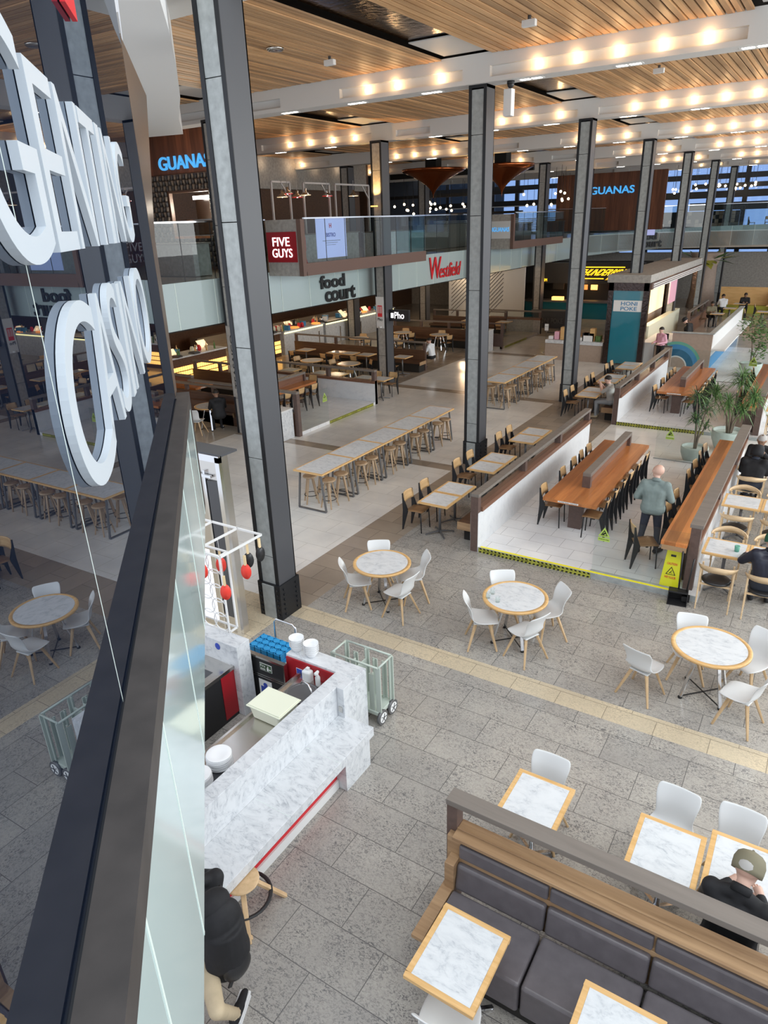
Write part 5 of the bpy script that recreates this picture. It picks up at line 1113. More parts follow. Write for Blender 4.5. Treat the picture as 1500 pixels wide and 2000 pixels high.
for k in range(110):
    nm, mm = kinds[rr.randrange(len(kinds))]; y = rr.uniform(17.8, 36.3); x = -22.5 - rr.uniform(.0, .75) + (.5 if y < 21.7 else 0)
    if y > 21.5 and y < 24.2: continue
    if (nm, mm) not in cl:
        b = MB()
        if nm in ('tray', 'pan'): b.box(-.2, .2, -.15, .15, 0, .05).box(-.17, .17, -.12, .12, .05, .08)
        elif nm in ('jar', 'pot'): b.lathe([(.07, 0), (.09, .03), (.09, .17), (.06, .2), (.065, .23), (0, .24)], n=12)
        elif nm == 'bottle': b.lathe([(.035, 0), (.04, .02), (.04, .2), (.015, .26), (.015, .33), (0, .33)], n=10)
        elif nm == 'till': b.box(-.12, .12, -.14, .14, 0, .1).box(-.02, .0, -.15, .15, .1, .34)
        elif nm == 'menu_stand': b.slab([(-.1, -.25, .05), (-.1, .25, .05), (-.3, .25, .28), (-.3, -.25, .28)], .015).box(-.28, -.1, -.02, .02, 0, .2)
        else: b.box(-.13, .13, -.1, .1, 0, .2).box(-.14, .14, -.11, .11, .2, .22)
        cl[(nm, mm)] = o = b.build(nm, mm)
    else: o = cl[(nm, mm)].copy(); C.objects.link(o)
    o.location = (x, y, 1.15); o.rotation_euler = (0, 0, rr.uniform(-.3, .3)); w_ = {'oak_edge': 'brown', 'foliage': 'green', 'cream_tub': 'cream', 'red_panel': 'red', 'paper': 'white', 'wave_blue': 'blue'}.get(mm, 'small')
    tag(o, '%s %s among the clutter on the food stall counters' % (w_, nm.replace('_', ' ')), nm.replace('_', ' '), '%s %s things on the food stall counters' % (w_, nm))
# back bar shelves behind the counters
for k, (y0, y1) in enumerate(((17.5, 22.0), (24.0, 29.0), (29.4, 36.5))):
    t = thing('back_shelf', '%s run of shelving and lit equipment behind the food counters' % ('nearest', 'middle', 'farthest')[k], 'shelf', (-26.2, y0, 0)); D = y1 - y0
    MB().box(-.5, 0, 0, D, 0, .9).build('lower_cabinet', 'stainless', t)
    for z in (1.4, 1.9): MB().box(-.4, 0, 0, D, z, z + .04).build('shelf', 'stainless', t)
    n = int(D / .9)
    for j in range(n): MB().box(-.38, -.05, j * .9 + .1, j * .9 + .1 + rr.uniform(.3, .7), 1.44, 1.44 + rr.uniform(.15, .35)).build('storage_box', rr.choice(['paper', 'orange_screen', 'wave_green', 'oak_edge', 'red_panel', 'cream_tub', 'warm_screen']), t)
    MB().box(-.45, -.4, .2, D - .2, 2.35, 2.95).build('menu_board', 'paper', t)
# pho post signs
s = thing('column_sign', 'white vertical sign with red bowl mark and pho lettering on the column', 'sign', (-14.6, 22.67, 2.15)); MB().box(-.17, .17, 0, .02, 0, 1.15).build('board', 'white_paint', s); MB().box(-.10, .10, -.004, 0, .42, .84).build('red_mark', 'red_text', s)
MB().box(-.075, -.055, -.006, -.004, .55, .8).box(-.035, -.015, -.006, -.004, .55, .8).box(.015, .035, -.006, -.004, .55, .8).box(.055, .075, -.006, -.004, .55, .8).lathe([(0, 0), (.05, .0), (.075, .06), (0, .06)], (0, 0, 0), n=12).xf(Matrix.Identity(4)).build('bowl_mark', 'white_paint', s)
textpart('lettering', 'Pho', (-.11, -.004, .27), (.22, 0, 0), (0, 0, .11), .003, 'black_text', s, .01)
s = thing('blade_sign', 'black illuminated projecting sign reading Pho', 'sign', (-14.33, 22.9, 2.4)); MB().box(0, .86, 0, .12, 0, .42).build('board', 'black_metal', s)
textpart('lettering', 'Pho', (.24, -.002, .1), (.42, 0, 0), (0, 0, .24), .006, 'white_glow', s, .0); MB().box(.08, .19, -.006, 0, .12, .30).build('red_mark', 'white_glow', s)
s = thing('column_sign', 'white vertical sign with dark lettering on the column left of the nearest one', 'sign', (-14.8, 14.87, 1.15)); MB().box(-.17, .17, 0, .02, 0, 2.1).build('board', 'concrete_warm', s)
textpart('lettering', 'TEASAICO', (.08, -.003, .25), (0, 0, 1.6), (-.13, 0, 0), .004, 'black_text', s, .01)
s = thing('column_sign', 'white vertical sign reading RHYTHM on the farther balcony column', 'sign', (-14.5, 31.05, 2.0)); MB().box(-.2, .2, 0, .02, 0, 1.6).build('board', 'white_paint', s); textpart('lettering', 'RHYTHM', (.08, -.003, .3), (0, 0, 1.0), (-.16, 0, 0), .004, 'black_text', s, .01)
# ---- platform D with partition beyond column 3
partition('low partition with brown rail on the farther left platform', -17.5, -13.3, 36.0 + .6, 36.9, hz=.74, rail=1.2, posts=[4.08, 2.1, .1], marble='concrete_warm')
struct(MB().box(-17.5, -13.35, 31.6, 36.5, 0, .1).build('floor', 'cream_floor')); tape('step_tape', 'dull yellow tape along the step of the farther left platform', 0, 0, 2.9, axis='y').location = (-13.33, 31.9, 0)
t = thing('end_screen', 'brown post with glass screen at the corner of the farther left platform', 'screen', (-13.45, 31.6, 0)); MB().box(0, .12, 0, .12, 0, 1.22).build('post', 'rail_brown', t); MB().box(.05, .06, .12, 4.2, .15, 1.2).build('glass_panel', 'pane', t); MB().box(-4, .0, .02, .1, 1.16, 1.22).build('rail', 'rail_brown', t); MB().box(-4, 0, .02, .1, .1, .7).build('low_wall', 'rail_brown', t)
bn2 = dup(bn, (-14.3, 30.55, 0), 0, 'white waste cabinet in front of the farther left platform'); bn2.scale = (1, 1, 1.12)
for k, (x, y) in enumerate(((-15.6, 33.2), (-14.6, 34.8), (-16.6, 34.9))): rt2.put((x, y, .1), 0, '%s table on the farther left platform' % ('first', 'second', 'third')[k], 'tables on the farther left platform'); sc.put((x, y - .6, .1), 0, 'chair at the %s table on the farther left platform' % ('first', 'second', 'third')[k], 'chairs on the farther left platform')
def stanchion(lab, x, y, sign=False):
    t = thing('queue_post', lab, 'queue post', (x, y, 0)); MB().lathe([(.17, 0), (.17, .015), (.03, .03), (.025, .05), (.025, .98), (.035, .98), (.035, 1.02), (0, 1.02)], n=16).build('post', 'stainless', t)
    if sign: MB().box(-.11, .11, -.01, .01, 1.02, 1.36).build('sign_frame', 'black_metal', t); MB().box(-.09, .09, -.013, -.01, 1.04, 1.34).build('sign_card', 'paper', t); textpart('sign_text', 'ORDER HERE', (-.07, -.015, 1.2), (.14, 0, 0), (0, 0, .03), .001, 'black_text', t)
    return t
q = stanchion('steel queue post carrying a framed sign beyond the far bar tables', -11.04, 31.3, True); MB().tube([(0, 0, .96), (.1, .85, .84), (.2, 1.7, .96)], .018).build('belt', 'black_metal', q); stanchion('steel queue post joined by a black belt beyond the far bar tables', -10.84, 33.0)
for k, y in enumerate((27.6, 29.4, 31.3, 33.6)): stanchion('slim steel queue post in front of the %s food counter' % ('white', 'dark-topped', 'pho-side', 'farthest')[k], -21.4, y)
pf = thing('poster_stand', 'black freestanding poster frame beside the farther walkway column', 'poster', (-9.0, 30.1, 0)); MB().box(0, .5, 0, .3, 0, 1.2).build('frame', 'black_metal', pf); MB().box(.05, .45, -.005, 0, .15, 1.1).build('poster', 'paper', pf); MB().ball((.25, -.01, .5), .14, sc=(1, .05, 1.3)).build('picture', 'pink_cloth', pf)
# ---- kiosk
k_ = thing('kiosk', 'fish-bowl food kiosk with blue glass booth, patterned steel frame and flat roof', 'kiosk', (-8.0, 29.9, 0))
def KB(mb, x0, x1, y0, y1, z0, z1, m=0): return mb.box(x0 + 8, x1 + 8, y0 - 29.9, y1 - 29.9, z0, z1, m)
b = MB(); KB(b, -8.05, -6.35, 29.8, 41.5, 3.32, 3.62); b.build('roof', 'concrete_warm', k_); b = MB(); KB(b, -6.4, -6.3, 29.95, 41.4, 3.05, 3.30)
for j in range(3): KB(b, -6.29, -6.27, 30.1, 41.3, 3.07 + j * .08, 3.11 + j * .08, 1)
b.build('side_fascia', ['brown_metal', 'white_paint'], k_)
b = MB(); KB(b, -8.0, -7.8, 29.9, 30.1, 0, 3.3); KB(b, -6.6, -6.38, 29.9, 30.12, 0, 3.3); KB(b, -6.6, -6.4, 40.8, 41.0, 0, 3.3); KB(b, -8.0, -7.8, 40.8, 41.0, 0, 3.3); KB(b, -8, -6.4, 29.9, 30.1, 3.0, 3.3); b.build('frame', 'bronze_mirror' if 'bronze_mirror' in MT else 'foil', k_)
b = MB(); KB(b, -7.8, -6.6, 29.95, 29.97, .05, 3.0); b.build('blue_glass', 'teal_glass', k_)
b = MB(); KB(b, -7.75, -6.62, 29.92, 29.945, 2.18, 2.62); b.build('name_board', 'paper', k_)
textpart('lettering', 'HONI', (-7.45 + 8, .018, 2.42), (.65, 0, 0), (0, 0, .15), .003, 'wave_blue', k_, .01); textpart('lettering', 'POKE', (-7.45 + 8, .018, 2.22), (.65, 0, 0), (0, 0, .15), .003, 'wave_blue', k_, .01)
b = MB(); KB(b, -8.0, -7.0, 31.5, 31.6, 0, 2.2); KB(b, -7.6, -7.4, 31, 31.4, .0, 2.6); b.build('blue_interior', 'wave_blue', k_)
b = MB(); KB(b, -8.0, -7.9, 30.2, 40.5, 0, 3.2); b.build('rear_wall', 'wave_wood', k_); b = MB(); KB(b, -7.9, -7.87, 33.0, 40.4, 1.2, 2.9); b.build('lit_menu', 'warm_screen', k_)
b = MB(); KB(b, -6.55, -6.0, 30.3, 33.0, .0, .92); b.build('service_block', 'white_paint', k_); b = MB(); KB(b, -7.2, -6.9, 33, 40, 0, 1.2); b.build('display_counter', 'cream_tub', k_); b = MB(); KB(b, -6.7, -6.65, 35.5, 37.0, 1.9, 2.9); b.build('hanging_poster', 'pink_cloth', k_)
b = MB(); KB(b, -10.6, -8.1, 30.0, 30.5, 0, .72); b.build('wave_side_counter', 'wave_wood', k_); b = MB(); KB(b, -10.6, -8.05, 29.95, 30.55, .72, .86); b.build('side_worktop', 'marble_counter', k_)
for j in range(9): b = MB(); KB(b, -10.5 + j * .26, -10.3 + j * .26, 30.1, 30.4, .87, 1.0 + (j * 37 % 5) * .1); b.build('ingredient_pot', ['paper', 'pink_cloth', 'oak_edge', 'foliage', 'white_paint'][j % 5], k_)
point('kiosk_light', (-6.9, 34, 2.8), 90, (1, .75, .5), .2); point('kiosk_light', (-7.2, 30.9, 2.9), 40, (.8, .9, 1), .2)
wc = thing('patterned_counter', 'beige counter with painted blue wave and white ledge beside the kiosk', 'counter', (-5.9, 30.25, 0))
MB().box(0.55, 2.05, 0, .1, 0, 1.38).build('front_panel', 'wave_wood', wc); MB().box(1.95, 2.05, .1, 9.5, 0, 1.38).build('side_panel', 'white_paint', wc); MB().box(.5, 2.1, -.05, .16, 1.38, 1.42).box(1.9, 2.1, .16, 9.6, 1.38, 1.42).build('cap', 'concrete', wc); MB().box(2.05, 2.55, .05, 9.0, .74, .8).build('ledge', 'white_paint', wc)
MB().box(2.051, 2.054, .1, 9, 0, .5).build('blue_base', 'wave_blue', wc); MB().box(-.05, .5, .05, 2.2, 0, .98).build('till_block', 'wave_wood', wc); MB().box(-.1, .55, .0, 2.25, .98, 1.02).build('till_top', 'white_paint', wc); MB().box(.1, .3, .5, .6, 1.02, 1.25).build('till', 'black_metal', wc)
def arc(r0, r1, y, m, nm, cx=.78, a0=0, a1=150):
    b = MB(); N = 20
    vs = [(cx + rr_ * math.cos(R(a0 + (a1 - a0) * k / N)), yy, .0 + rr_ * math.sin(R(a0 + (a1 - a0) * k / N)) * 1.05) for yy in (y, y - .004) for k in range(N + 1) for rr_ in (r0, r1)]
    vs = [(x, y_, z) for x, y_, z in vs]; M = 2 * (N + 1)
    for k in range(N): b.add([vs[2 * k], vs[2 * k + 1], vs[2 * k + 3], vs[2 * k + 2], vs[M + 2 * k], vs[M + 2 * k + 1], vs[M + 2 * k + 3], vs[M + 2 * k + 2]], [(0, 1, 2, 3), (7, 6, 5, 4), (0, 4, 5, 1), (3, 2, 6, 7)])
    b.build(nm, m, wc)
arc(.88, .99, -.001, 'wave_green', 'painted_wave', a1=115); arc(.70, .88, -.001, 'wave_blue', 'painted_wave', a1=125); arc(.45, .70, -.001, 'wave_navy', 'painted_wave', a1=135); arc(.40, .45, -.001, 'wave_foam', 'painted_wave', a1=140)
gt = thing('swing_gate', 'small beige swing gate left ajar beside the wave counter', 'gate', (-5.95, 30.0, 0), R(-12)); MB().box(0, .72, 0, .05, .06, .86).build('panel', 'wave_wood', gt); MB().box(0, .72, -.01, .06, .86, .9).box(-.02, 0, -.01, .06, .0, .9).build('frame', 'dark_steel', gt)
# ---- fried chicken and other stalls at the far side
s = thing('stall', 'dark food stall with yellow lit lettering and orange lit boxes', 'food stall', (-19, 43.5, 0))
MB().box(0, 9.4, 1.6, 1.8, 0, 3.25).build('rear_wall', 'plenum', s); MB().box(1.5, 9.3, 0, .3, 2.05, 3.25).build('header', 'black_metal', s); MB().box(2.2, 9.3, -.2, .5, 0, .95).build('counter_front', 'teal_glass', s); MB().box(2.1, 9.4, -.3, .6, .95, 1.05).build('worktop', 'steel_grey', s)
textpart('lettering', 'THUNDERBIRD', (5.35, -.01, 2.52), (2.75, 0, 0), (0, 0, .36), .03, 'yellow_glow', s, .008, .15); textpart('lettering', 'FRIED CHICKEN', (7.1, -.01, 2.27), (1.15, 0, 0), (0, 0, .16), .03, 'yellow_glow', s, .0, .15)
MB().box(5.4, 8.2, -.03, 0, 2.97, 3.02).box(5.4, 7.0, -.03, 0, 2.32, 2.37).build('neon_line', 'yellow_glow', s)
textpart('lettering', 'RHYTHM', (2.75, -.01, 2.15), (.75, 0, 0), (0, 0, .17), .02, 'yellow_glow', s, .0)
for j in range(6): MB().box(4.6 + j * .62 + (.5 if j > 2 else 0), 5.0 + j * .62 + (.5 if j > 2 else 0), 1.5, 1.58, 1.55, 1.85).build('lit_box', ['orange_screen', 'orange_screen', 'amber_glow', 'red_enamel', 'orange_screen', 'red_enamel'][j], s)
MB().box(3.9, 4.6, -.1, .2, 1.05, 1.25).build('hot_display', 'amber_glow', s); MB().box(7.4, 8.5, -.1, .2, 1.05, 1.25).build('cold_display', 'blue_screen', s); MB().box(3.6, 4.3, .9, 1.0, 1.6, 2.1).build('black_screen', 'black_metal', s)
point('stall_light', (-13.5, 43.2, 1.9), 30, (1, .6, .3), .1)
s = thing('shutter_sign', 'grey counter front with raised kiosk lettering behind the walkway column', 'sign', (-14.6, 38.9, 0)); MB().box(0, 2.2, 0, .3, 0, .95).build('panel', 'dark_steel', s); MB().box(-.05, 2.25, -.1, .4, .95, 1.0).build('top', 'steel_grey', s); textpart('lettering', 'HONI POKE', (.3, -.01, .28), (1.5, 0, 0), (0, 0, .28), .02, 'steel_grey', s, .02)
for k, x in enumerate((-19.6, -18.3, -17.2)): struct(MB().box(x, x + .8, 46.8, 46.9, .2, 3.2).build('wall_far', ['oak_light', 'concrete_warm', 'white_paint'][k]))
s = thing('patterned_screen', 'pale screen with dark chevron lines under the red brand letters', 'screen', (-21.5, 41.8, 0)); MB().box(0, 5.2, 0, .1, 0, 3.2).build('board', 'white_cloth', s)
q = MB()
for j in range(12): q.beam((.2, -.01, .2 + j * .25), (1.3, -.01, 1.2 + j * .25 if 1.2 + j * .25 < 3.1 else 3.1), .03, .01, up=(0, 1, 0)).beam((1.35, -.01, min(3.1, 1.2 + j * .25)), (2.4, -.01, .2 + j * .25), .03, .01, up=(0, 1, 0)).beam((2.8, -.01, .2 + j * .25), (3.8, -.01, min(3.1, 1.2 + j * .25)), .03, .01, up=(0, 1, 0))
q.build('chevron_lines', 'black_text', s)
# far right seating beyond the kiosk
for k, (x, y) in enumerate(((-5.3, 42.0), (-5.0, 44.6), (-4.8, 47.0), (-3.2, 43.5), (-3.0, 46.5))):
    rt2.put((x, y, .0), 0, '%s far-off table beyond the kiosk' % ('first', 'second', 'third', 'fourth', 'fifth')[k], 'far-off tables beyond the kiosk'); sc.put((x - .7, y, 0), R(-90), 'chair at the %s far-off table beyond the kiosk' % ('first', 'second', 'third', 'fourth', 'fifth')[k], 'far-off chairs beyond the kiosk')
partition('far-off brown-railed partition beyond the kiosk', -6.3, -6.14, 38.8, 44.5, hz=.7, rail=1.2, marble='cherry_dark', capm='rail_brown')
yb = thing('booth_seat', 'far-off yellow high-backed booth seat', 'bench', (-6.2, 48.6, 0)); MB().box(0, 3.2, .5, .62, 0, 1.5).box(3.1, 3.2, -.6, .5, 0, 1.4).build('back', 'oak_edge', yb); MB().box(.05, 3.1, 0, .5, 0, .45).build('seat', 'tape_yellow', yb)
tk = thing('tree_trunk_column', 'thick trunk-like column wrapped with large tropical leaves beyond the kiosk', 'column', (-7.6, 51.2, 0)); MB().lathe([(.9, 0), (.75, 1), (.7, 2.6), (1.0, 3.4)], n=18).build('trunk', 'wave_wood', tk)
q = MB(); r5 = random.Random(4)
for j in range(26):
    a = r5.uniform(0, 6.28); L = r5.uniform(.8, 1.6); c = Vector((math.cos(a) * .7, math.sin(a) * .7, 3.0)); d = Vector((math.cos(a), math.sin(a), r5.uniform(-.6, .5))) * L; s2 = Vector((-math.sin(a), math.cos(a), 0)) * .22
    q.add([c, c + d * .5 + s2, c + d, c + d * .5 - s2], [(0, 1, 2, 3)], r5.choice((0, 0, 1)))
q.build('leaves', ['foliage', 'tape_yellow'], tk)
pot_plant('round leafy plant in a pale pot near the right edge beyond the far platform', -1.3, 31.5, 0, .4, .5, [(0, 0, 1.6, .5, 300)], 1, ['foliage_light', 'foliage'], 'leaf', 12)
# ================================================================== UPPER FLOOR DETAILS
s = thing('lit_sign', 'square red sign with glowing white lettering reading FIVE GUYS', 'sign', (-15.1, 17.17, 4.86)); MB().box(0, 1.14, 0, .03, 0, .86).build('board', 'red_dark', s)
textpart('lettering', 'FIVE', (.24, -.004, .46), (.66, 0, 0), (0, 0, .25), .012, 'white_glow', s, .0); textpart('lettering', 'GUYS', (.2, -.004, .14), (.78, 0, 0), (0, 0, .25), .012, 'white_glow', s, .0)
def flat_letters(nm, lab, rows, m, cat='sign', bold=.02, shear=0):
    t = thing(nm, lab, cat, rows[0][1])
    o = Vector(rows[0][1])
    for tx, p, u, v in rows: textpart('lettering', tx, Vector(p) - o, u, v, .03, m, t, bold, shear)
    return t
flat_letters('fascia_lettering', 'black raised lettering reading food court on the pale glass fascia', [('food', (-15.12, 19.72, 3.82), (0, 1.48, 0), (0, 0, .44)), ('court', (-15.12, 19.98, 3.36), (0, 1.85, 0), (0, 0, .45))], 'black_text', bold=.03)
flat_letters('fascia_lettering', 'red raised lettering reading Westfield on the pale glass fascia', [('W', (-15.12, 27.45, 3.52), (0, 1.1, 0), (0, 0, .9)), ('estfield', (-15.12, 28.42, 3.52), (0, 2.0, 0), (0, 0, .6))], 'red_text', bold=.0, shear=.08)
flat_letters('fascia_lettering', 'distant black lettering reading food court on the far curved fascia', [('food', (-12.15, 51.42, 4.2), (1.05, .95, 0), (0, 0, .45)), ('court', (-12.0, 51.56, 3.72), (1.2, 1.09, 0), (0, 0, .45))], 'black_text', bold=.03)
s = thing('lit_sign', 'pale balcony end sign with light blue lettering', 'sign', (-15.2, 33.97, 4.95)); MB().box(.05, 1.08, 0, .03, 0, .8).build('board', 'white_paint', s); textpart('lettering', 'IGUANAS', (.12, -.004, .32), (.9, 0, 0), (0, 0, .2), .01, 'blue_glow', s, .005)
flat_letters('wall_sign', 'blue glowing lettering reading las Iguanas on the far wooden wall', [('las', (-15.9, 49.14, 7.25), (.75, 0, 0), (0, 0, .4)), ('IGUANAS', (-15.1, 49.14, 7.1), (3.0, 0, 0), (0, 0, .45))], 'blue_glow')
# restaurant front at upper left: wooden header, clay-tile wall, serving hatch
rf = thing('restaurant_front', 'upper-floor restaurant front with wooden header, tile wall and bright serving hatch', 'restaurant front', (-22.3, 18.4, 4.56))
MB().box(0, 4.3, 0, .2, 3.1, 4.6).build('header', 'wall_wood', rf); MB().box(0, 1.8, 0, .15, 0, 3.09).box(3.8, 4.3, 0, .15, 0, 3.09).box(1.8, 3.8, 0, .15, 0, 1.1).box(1.8, 3.8, 0, .15, 2.5, 3.09).build('wall', 'dark_bench', rf)
q = MB()
for i in range(30):
    for j in range(18):
        x = .02 + i * .145; z = .1 + j * .165
        if 1.75 < x < 3.75 and 1.0 < z < 2.5: continue
        q.cyl((x + .06, -.03 - .02 * (j % 2), z), (x + .06, -.05 + .02 * (j % 2), z + .15), .05, .06, n=6, m=(i + j) % 2)
q.build('clay_tiles', ['rail_top', 'dark_steel'], rf)
MB().box(1.8, 3.8, 1.2, 1.25, 1.1, 2.5).build('kitchen_wall', 'stainless', rf); MB().box(1.9, 3.7, .2, 1.1, 1.05, 1.12).box(2.0, 3.6, .5, 1.1, 1.6, 1.64).build('kitchen_shelf', 'stainless', rf); MB().box(2.0, 3.6, .9, .95, 2.3, 2.42).build('strip_light', 'white_glow', rf); MB().box(1.9, 3.7, -.1, .1, 1.02, 1.1).build('hatch_sill', 'cherry', rf)
textpart('lettering', 'GUANAS', (1.55, -.02, 3.22), (2.5, 0, 0), (0, 0, .42), .05, 'blue_glow', rf, .015)
point('kitchen_light', (-19.6, 19.1, 6.6), 90, (1, .9, .75), .2); point('upper_light', (-19, 16, 7.8), 30, (1, .75, .5), .2)
# heat-lamp frames
def pendant(lab, x, y, z, col, hang=.35):
    t = thing('pendant_lamp', lab, 'lamp', (x, y, z)); MB().lathe([(.05, .22), (.05, .12), (.09, .10), (.19, .02), (.2, 0), (.185, 0), (.08, .09), (0, .1)], n=20).build('lamp_shade', 'chrome', t); MB().lathe([(.19, -.012), (.201, -.005), (.195, .01)], n=20).build('rim', col, t); MB().cyl((0, 0, .22), (0, 0, .22 + hang), .008, n=6).build('cord', 'pale_pole', t); MB().ball((0, 0, .03), .05).build('bulb', 'downlight', t)
def lampframe(lab, x, y0, y1, z):
    t = thing('lamp_frame', lab, 'lamp frame', (x, y0, F1)); D = y1 - y0; h = z - F1
    MB().box(-.03, .03, -.03, .03, 0, h).box(-.03, .03, D - .03, D + .03, 0, h).build('post', 'pale_pole', t); MB().box(-.03, .03, 0, D, h - .03, h + .03).beam((0, D - .02, h - .5), (0, D - .5, h), .04, .04).build('crossbar', 'pale_pole', t)
lampframe('first pale steel frame carrying pendant lamps on the upper floor', -17.5, 20.4, 21.4, 7.33); lampframe('second pale steel frame carrying pendant lamps on the upper floor', -17.5, 22.2, 23.8, 7.33); lampframe('third pale steel frame by the balcony column', -17.5, 24.2, 26.6, 7.33); lampframe('low pale steel frame left of the others', -17.9, 18.2, 20.0, 7.2)
for k, (y, z, c) in enumerate(((20.9, 6.84, 'warm_screen'), (21.2, 6.95, 'red_enamel'), (21.75, 6.84, 'red_enamel'), (22.25, 6.92, 'warm_screen'), (23.6, 6.9, 'red_enamel'), (25.4, 6.92, 'warm_screen'), (19.2, 6.8, 'red_enamel'))): pendant('steel pendant lamp with %s rim on the upper floor, %s from the left' % ('glowing' if c == 'warm_screen' else 'red', ('second', 'third', 'fourth', 'fifth', 'sixth', 'last', 'first')[k]), -17.45, y, z, c)
# A-boards and purple poster on the balcony
s = thing('poster', 'large pale lilac poster behind the balcony glass', 'poster', (-14.0, 18.25, 4.9)); MB().box(-.02, 0, 0, 1.6, 0, 1.18).build('sheet', 'purple_poster', s)
textpart('lettering', 'BISTRO', (.003, .5, .62), (0, .5, 0), (0, 0, .12), .003, 'blue_text', s, .02); textpart('lettering', 'H', (.003, .68, .88), (0, .12, 0), (0, 0, .14), .003, 'red_text', s, .03)
MB().box(.001, .004, .3, 1.25, .50, .515).box(.001, .004, .45, 1.1, .44, .452).box(.001, .004, .5, 1.0, .38, .39).build('text_lines', 'steel_grey', s)
s = thing('high_chair', 'red high chair on the balcony beside the poster', 'chair', (-14.5, 17.85, 4.6))
MB().box(-.2, .2, -.2, .2, .5, .54).build('seat', 'red_panel', s); MB().box(-.2, .2, .18, .22, .54, .95).build('backrest', 'red_panel', s)
for sx in (-.2, .2):
    for sy in (-.2, .2): MB().beam((sx * .8, sy * .8, .5), (sx * 1.2, sy * 1.2, 0), .04, .04).build('leg', 'red_panel', s)
# upper-floor counters, planters and seating silhouettes behind the glass
for k, (x0, x1, y0, y1, h, m) in enumerate(((-16.8, -16.2, 19.2, 23.8, 1.0, 'concrete_warm'), (-17.2, -16.4, 25.6, 29.5, .95, 'marble_counter'), (-18.2, -17.4, 30.5, 36.5, 1.1, 'rail_top'), (-17.0, -16.3, 36.9, 42.5, 1.0, 'black_metal'), (-16.2, -15.8, 44.2, 47.0, 1.0, 'dark_steel'), (-20.5, -16.6, 13.2, 13.9, .9, 'red_dark'), (-20.3, -16.6, 15.5, 16.2, .9, 'concrete_warm'))):
    t = thing('low_counter', '%s low counter on the upper floor behind the balustrade' % ('first', 'second', 'third', 'fourth', 'fifth', 'red', 'pale')[k], 'counter', ((x0 + x1) / 2, y0, F1)); w2 = (x1 - x0) / 2; MB().box(-w2, w2, 0, y1 - y0, 0, h).build('body', m, t); MB().box(-w2 - .04, w2 + .04, -.04, y1 - y0 + .04, h, h + .04).build('top', 'rail_top', t)
for k in range(11):
    x, y = -12.4 + k * .95, 55.2 + (k % 3) * .4
    sc.put((x, y, 4.62), R(90 * (k % 4)), 'dark dining chair on the far upper floor by the windows', 'dining chairs on the far upper floor')
t = thing('patterned_bar', 'patterned bar front on the far upper floor', 'bar', (-13.0, 55.0, 4.61)); q = MB().box(0, 6.5, 0, .3, 0, 1.25, 0); rr2 = random.Random(2)
for i in range(26):
    for j in range(5):
        if rr2.random() < .45: q.box(i * .25 + .01, i * .25 + .24, -.01, 0, j * .25 + .01, j * .25 + .24, 1)
q.build('front', ['black_metal', 'wave_wood'], t)
s = thing('poster', 'pale lilac poster hanging on the far curved balustrade', 'poster', (-11.9, 51.6, 4.5)); MB().box(0, .8, -.0, .02, 0, 1.55).build('sheet', 'purple_poster', s); 
# copper cones
for k, (x, y, r, zt, zb) in enumerate(((-18.4, 34, 1.55, 8.15, 6.9), (-14.9, 34.6, 1.5, 8.15, 6.85))):
    pr_ = [(r * (1 - u) ** 2.1 + .0, zt - (zt - zb) * u) for u in [j / 14 for j in range(15)]]; pr_[-1] = (.02, zb); pr_ = [(r + .05, zt + .12)] + pr_
    tag(MB().lathe([(a, b - zb) for a, b in pr_], n=40).build('copper_cone', 'copper', None, (x, y, zb)), ('left', 'right')[k] + ' inverted copper cone hanging over the upper-floor restaurant', 'ceiling feature')
    struct(MB().box(x - .3, x + .3, y - .3, y + .3, zt + .11, 8.9).build('ceiling', 'plenum'))
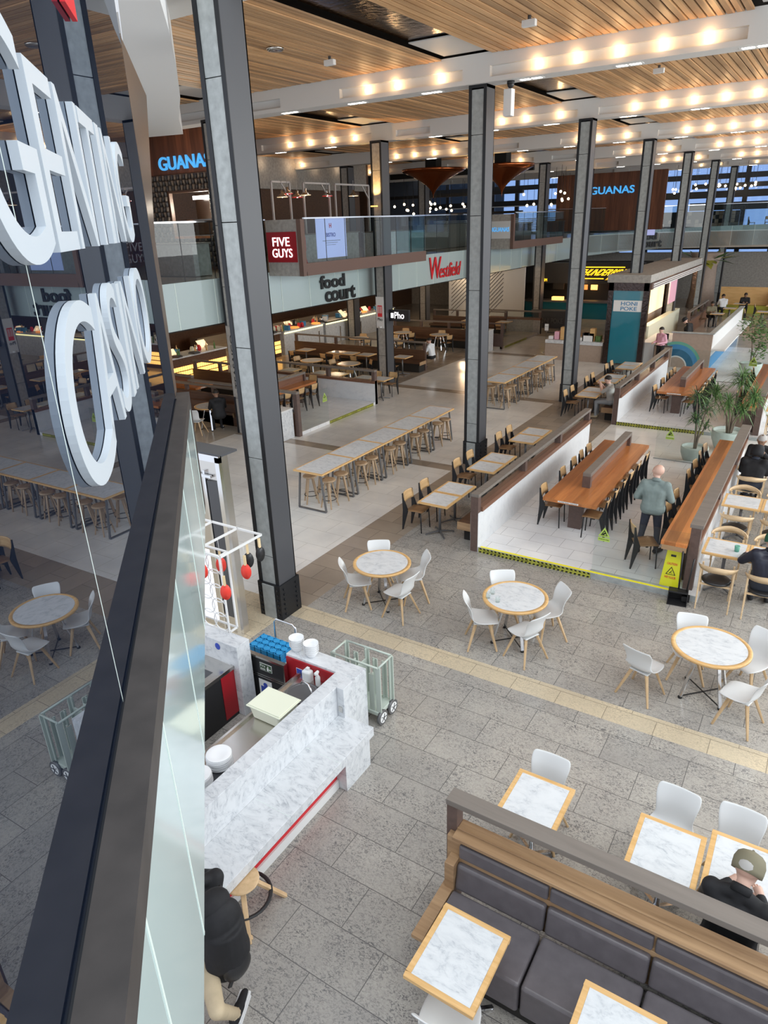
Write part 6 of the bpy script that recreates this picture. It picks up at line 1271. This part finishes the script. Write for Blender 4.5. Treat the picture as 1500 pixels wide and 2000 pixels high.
# globe bulbs
gb = None; gcord = None; rg_ = random.Random(21)
for k in range(70):
    if k < 26: x, y, z = rg_.uniform(-26, -20.5), 44 + rg_.uniform(-2, 2), rg_.uniform(6.3, 7.0)
    elif k < 38: x, y, z = rg_.uniform(-18.2, -15.6), 46 + rg_.uniform(-2, 2), rg_.uniform(6.5, 7.3)
    else: x, y, z = rg_.uniform(-13.5, -4.5), 55.5 + rg_.uniform(-1, 1), rg_.uniform(7.1, 7.6)
    w_ = 'left' if k < 26 else 'middle' if k < 38 else 'right'
    if gb is None: gb = MB().ball((0, 0, 0), .075, n=7).build('globe_bulb', 'globe_bulb'); gb.data.materials.append(MT['black_metal']); o = gb
    else: o = gb.copy(); C.objects.link(o)
    cdo = gcord if gcord is not None else MB().cyl((0, 0, .07), (0, 0, 1.5), .012, n=5).build('cord', 'black_metal')
    if gcord is None: gcord = cdo
    else: cdo = gcord.copy(); C.objects.link(cdo)
    cdo.parent = o
    o.location = (x, y, z); tag(o, 'small glowing globe bulb in the %s cluster on the far upper floor' % w_, 'light bulb', 'globe bulbs in the %s cluster' % w_)
# truss and dark duct at the far end
struct(MB().box(-30, -18, 45.0, 45.3, 7.3, 7.5).box(-30, -18, 45.0, 45.3, 6.15, 6.3).build('trim_7', 'black_metal'))
struct(MB().box(-10, 4, 56.6, 56.9, 7.3, 7.6).box(-10, 4, 56.6, 56.9, 5.9, 6.4).build('trim_7', 'black_metal'))
# ceiling fittings
def spk(lab, x, y, z, rx, rz): 
    t = thing('loudspeaker', lab, 'loudspeaker', (x, y, z), rz); MB().box(-.09, .09, -.09, .09, -.5, 0).build('body', 'white_paint', t, bevel=.01).rotation_euler = (rx, 0, 0); MB().box(-.02, .02, -.02, .02, -.05, .25).build('bracket', 'white_paint', t)
spk('white column loudspeaker tilted under the nearest beam beside the second column', -6.6, 15.55, 8.38, .0, 0); bpy.context.view_layer.update()
for lab, x, y in (('small white projector on the wooden ceiling at the left', -9.5, 13.2), ('small white projector on the wooden ceiling at top right', -5.2, 13.0), ('small white projector on the ceiling between first and second beams', -4.4, 19.0)):
    t = thing('ceiling_spotlight', lab, 'spotlight', (x, y, 9.0)); MB().box(-.12, .12, -.05, .05, -.16, -.06).build('body', 'white_paint', t, bevel=.01); MB().cyl((0, 0, -.08), (0, 0, .0), .03).build('mount', 'dark_steel', t)
tag(MB().lathe([(0, -.05), (.14, -.045), (.17, -.02), (.17, 0), (0, 0)], n=24).build('ceiling_sensor', 'stainless', None, (-9.9, 12.0, 9.01)), 'round grey sensor disc on the wooden ceiling at the left', 'sensor')
tag(MB().ball((0, 0, -.06), .07, n=8).cyl((0, 0, -.05), (0, 0, 0), .08).build('dome_camera', 'black_metal', None, (-6.55, 15.25 + .25, 8.51)), 'small dark dome camera under the nearest beam', 'camera')
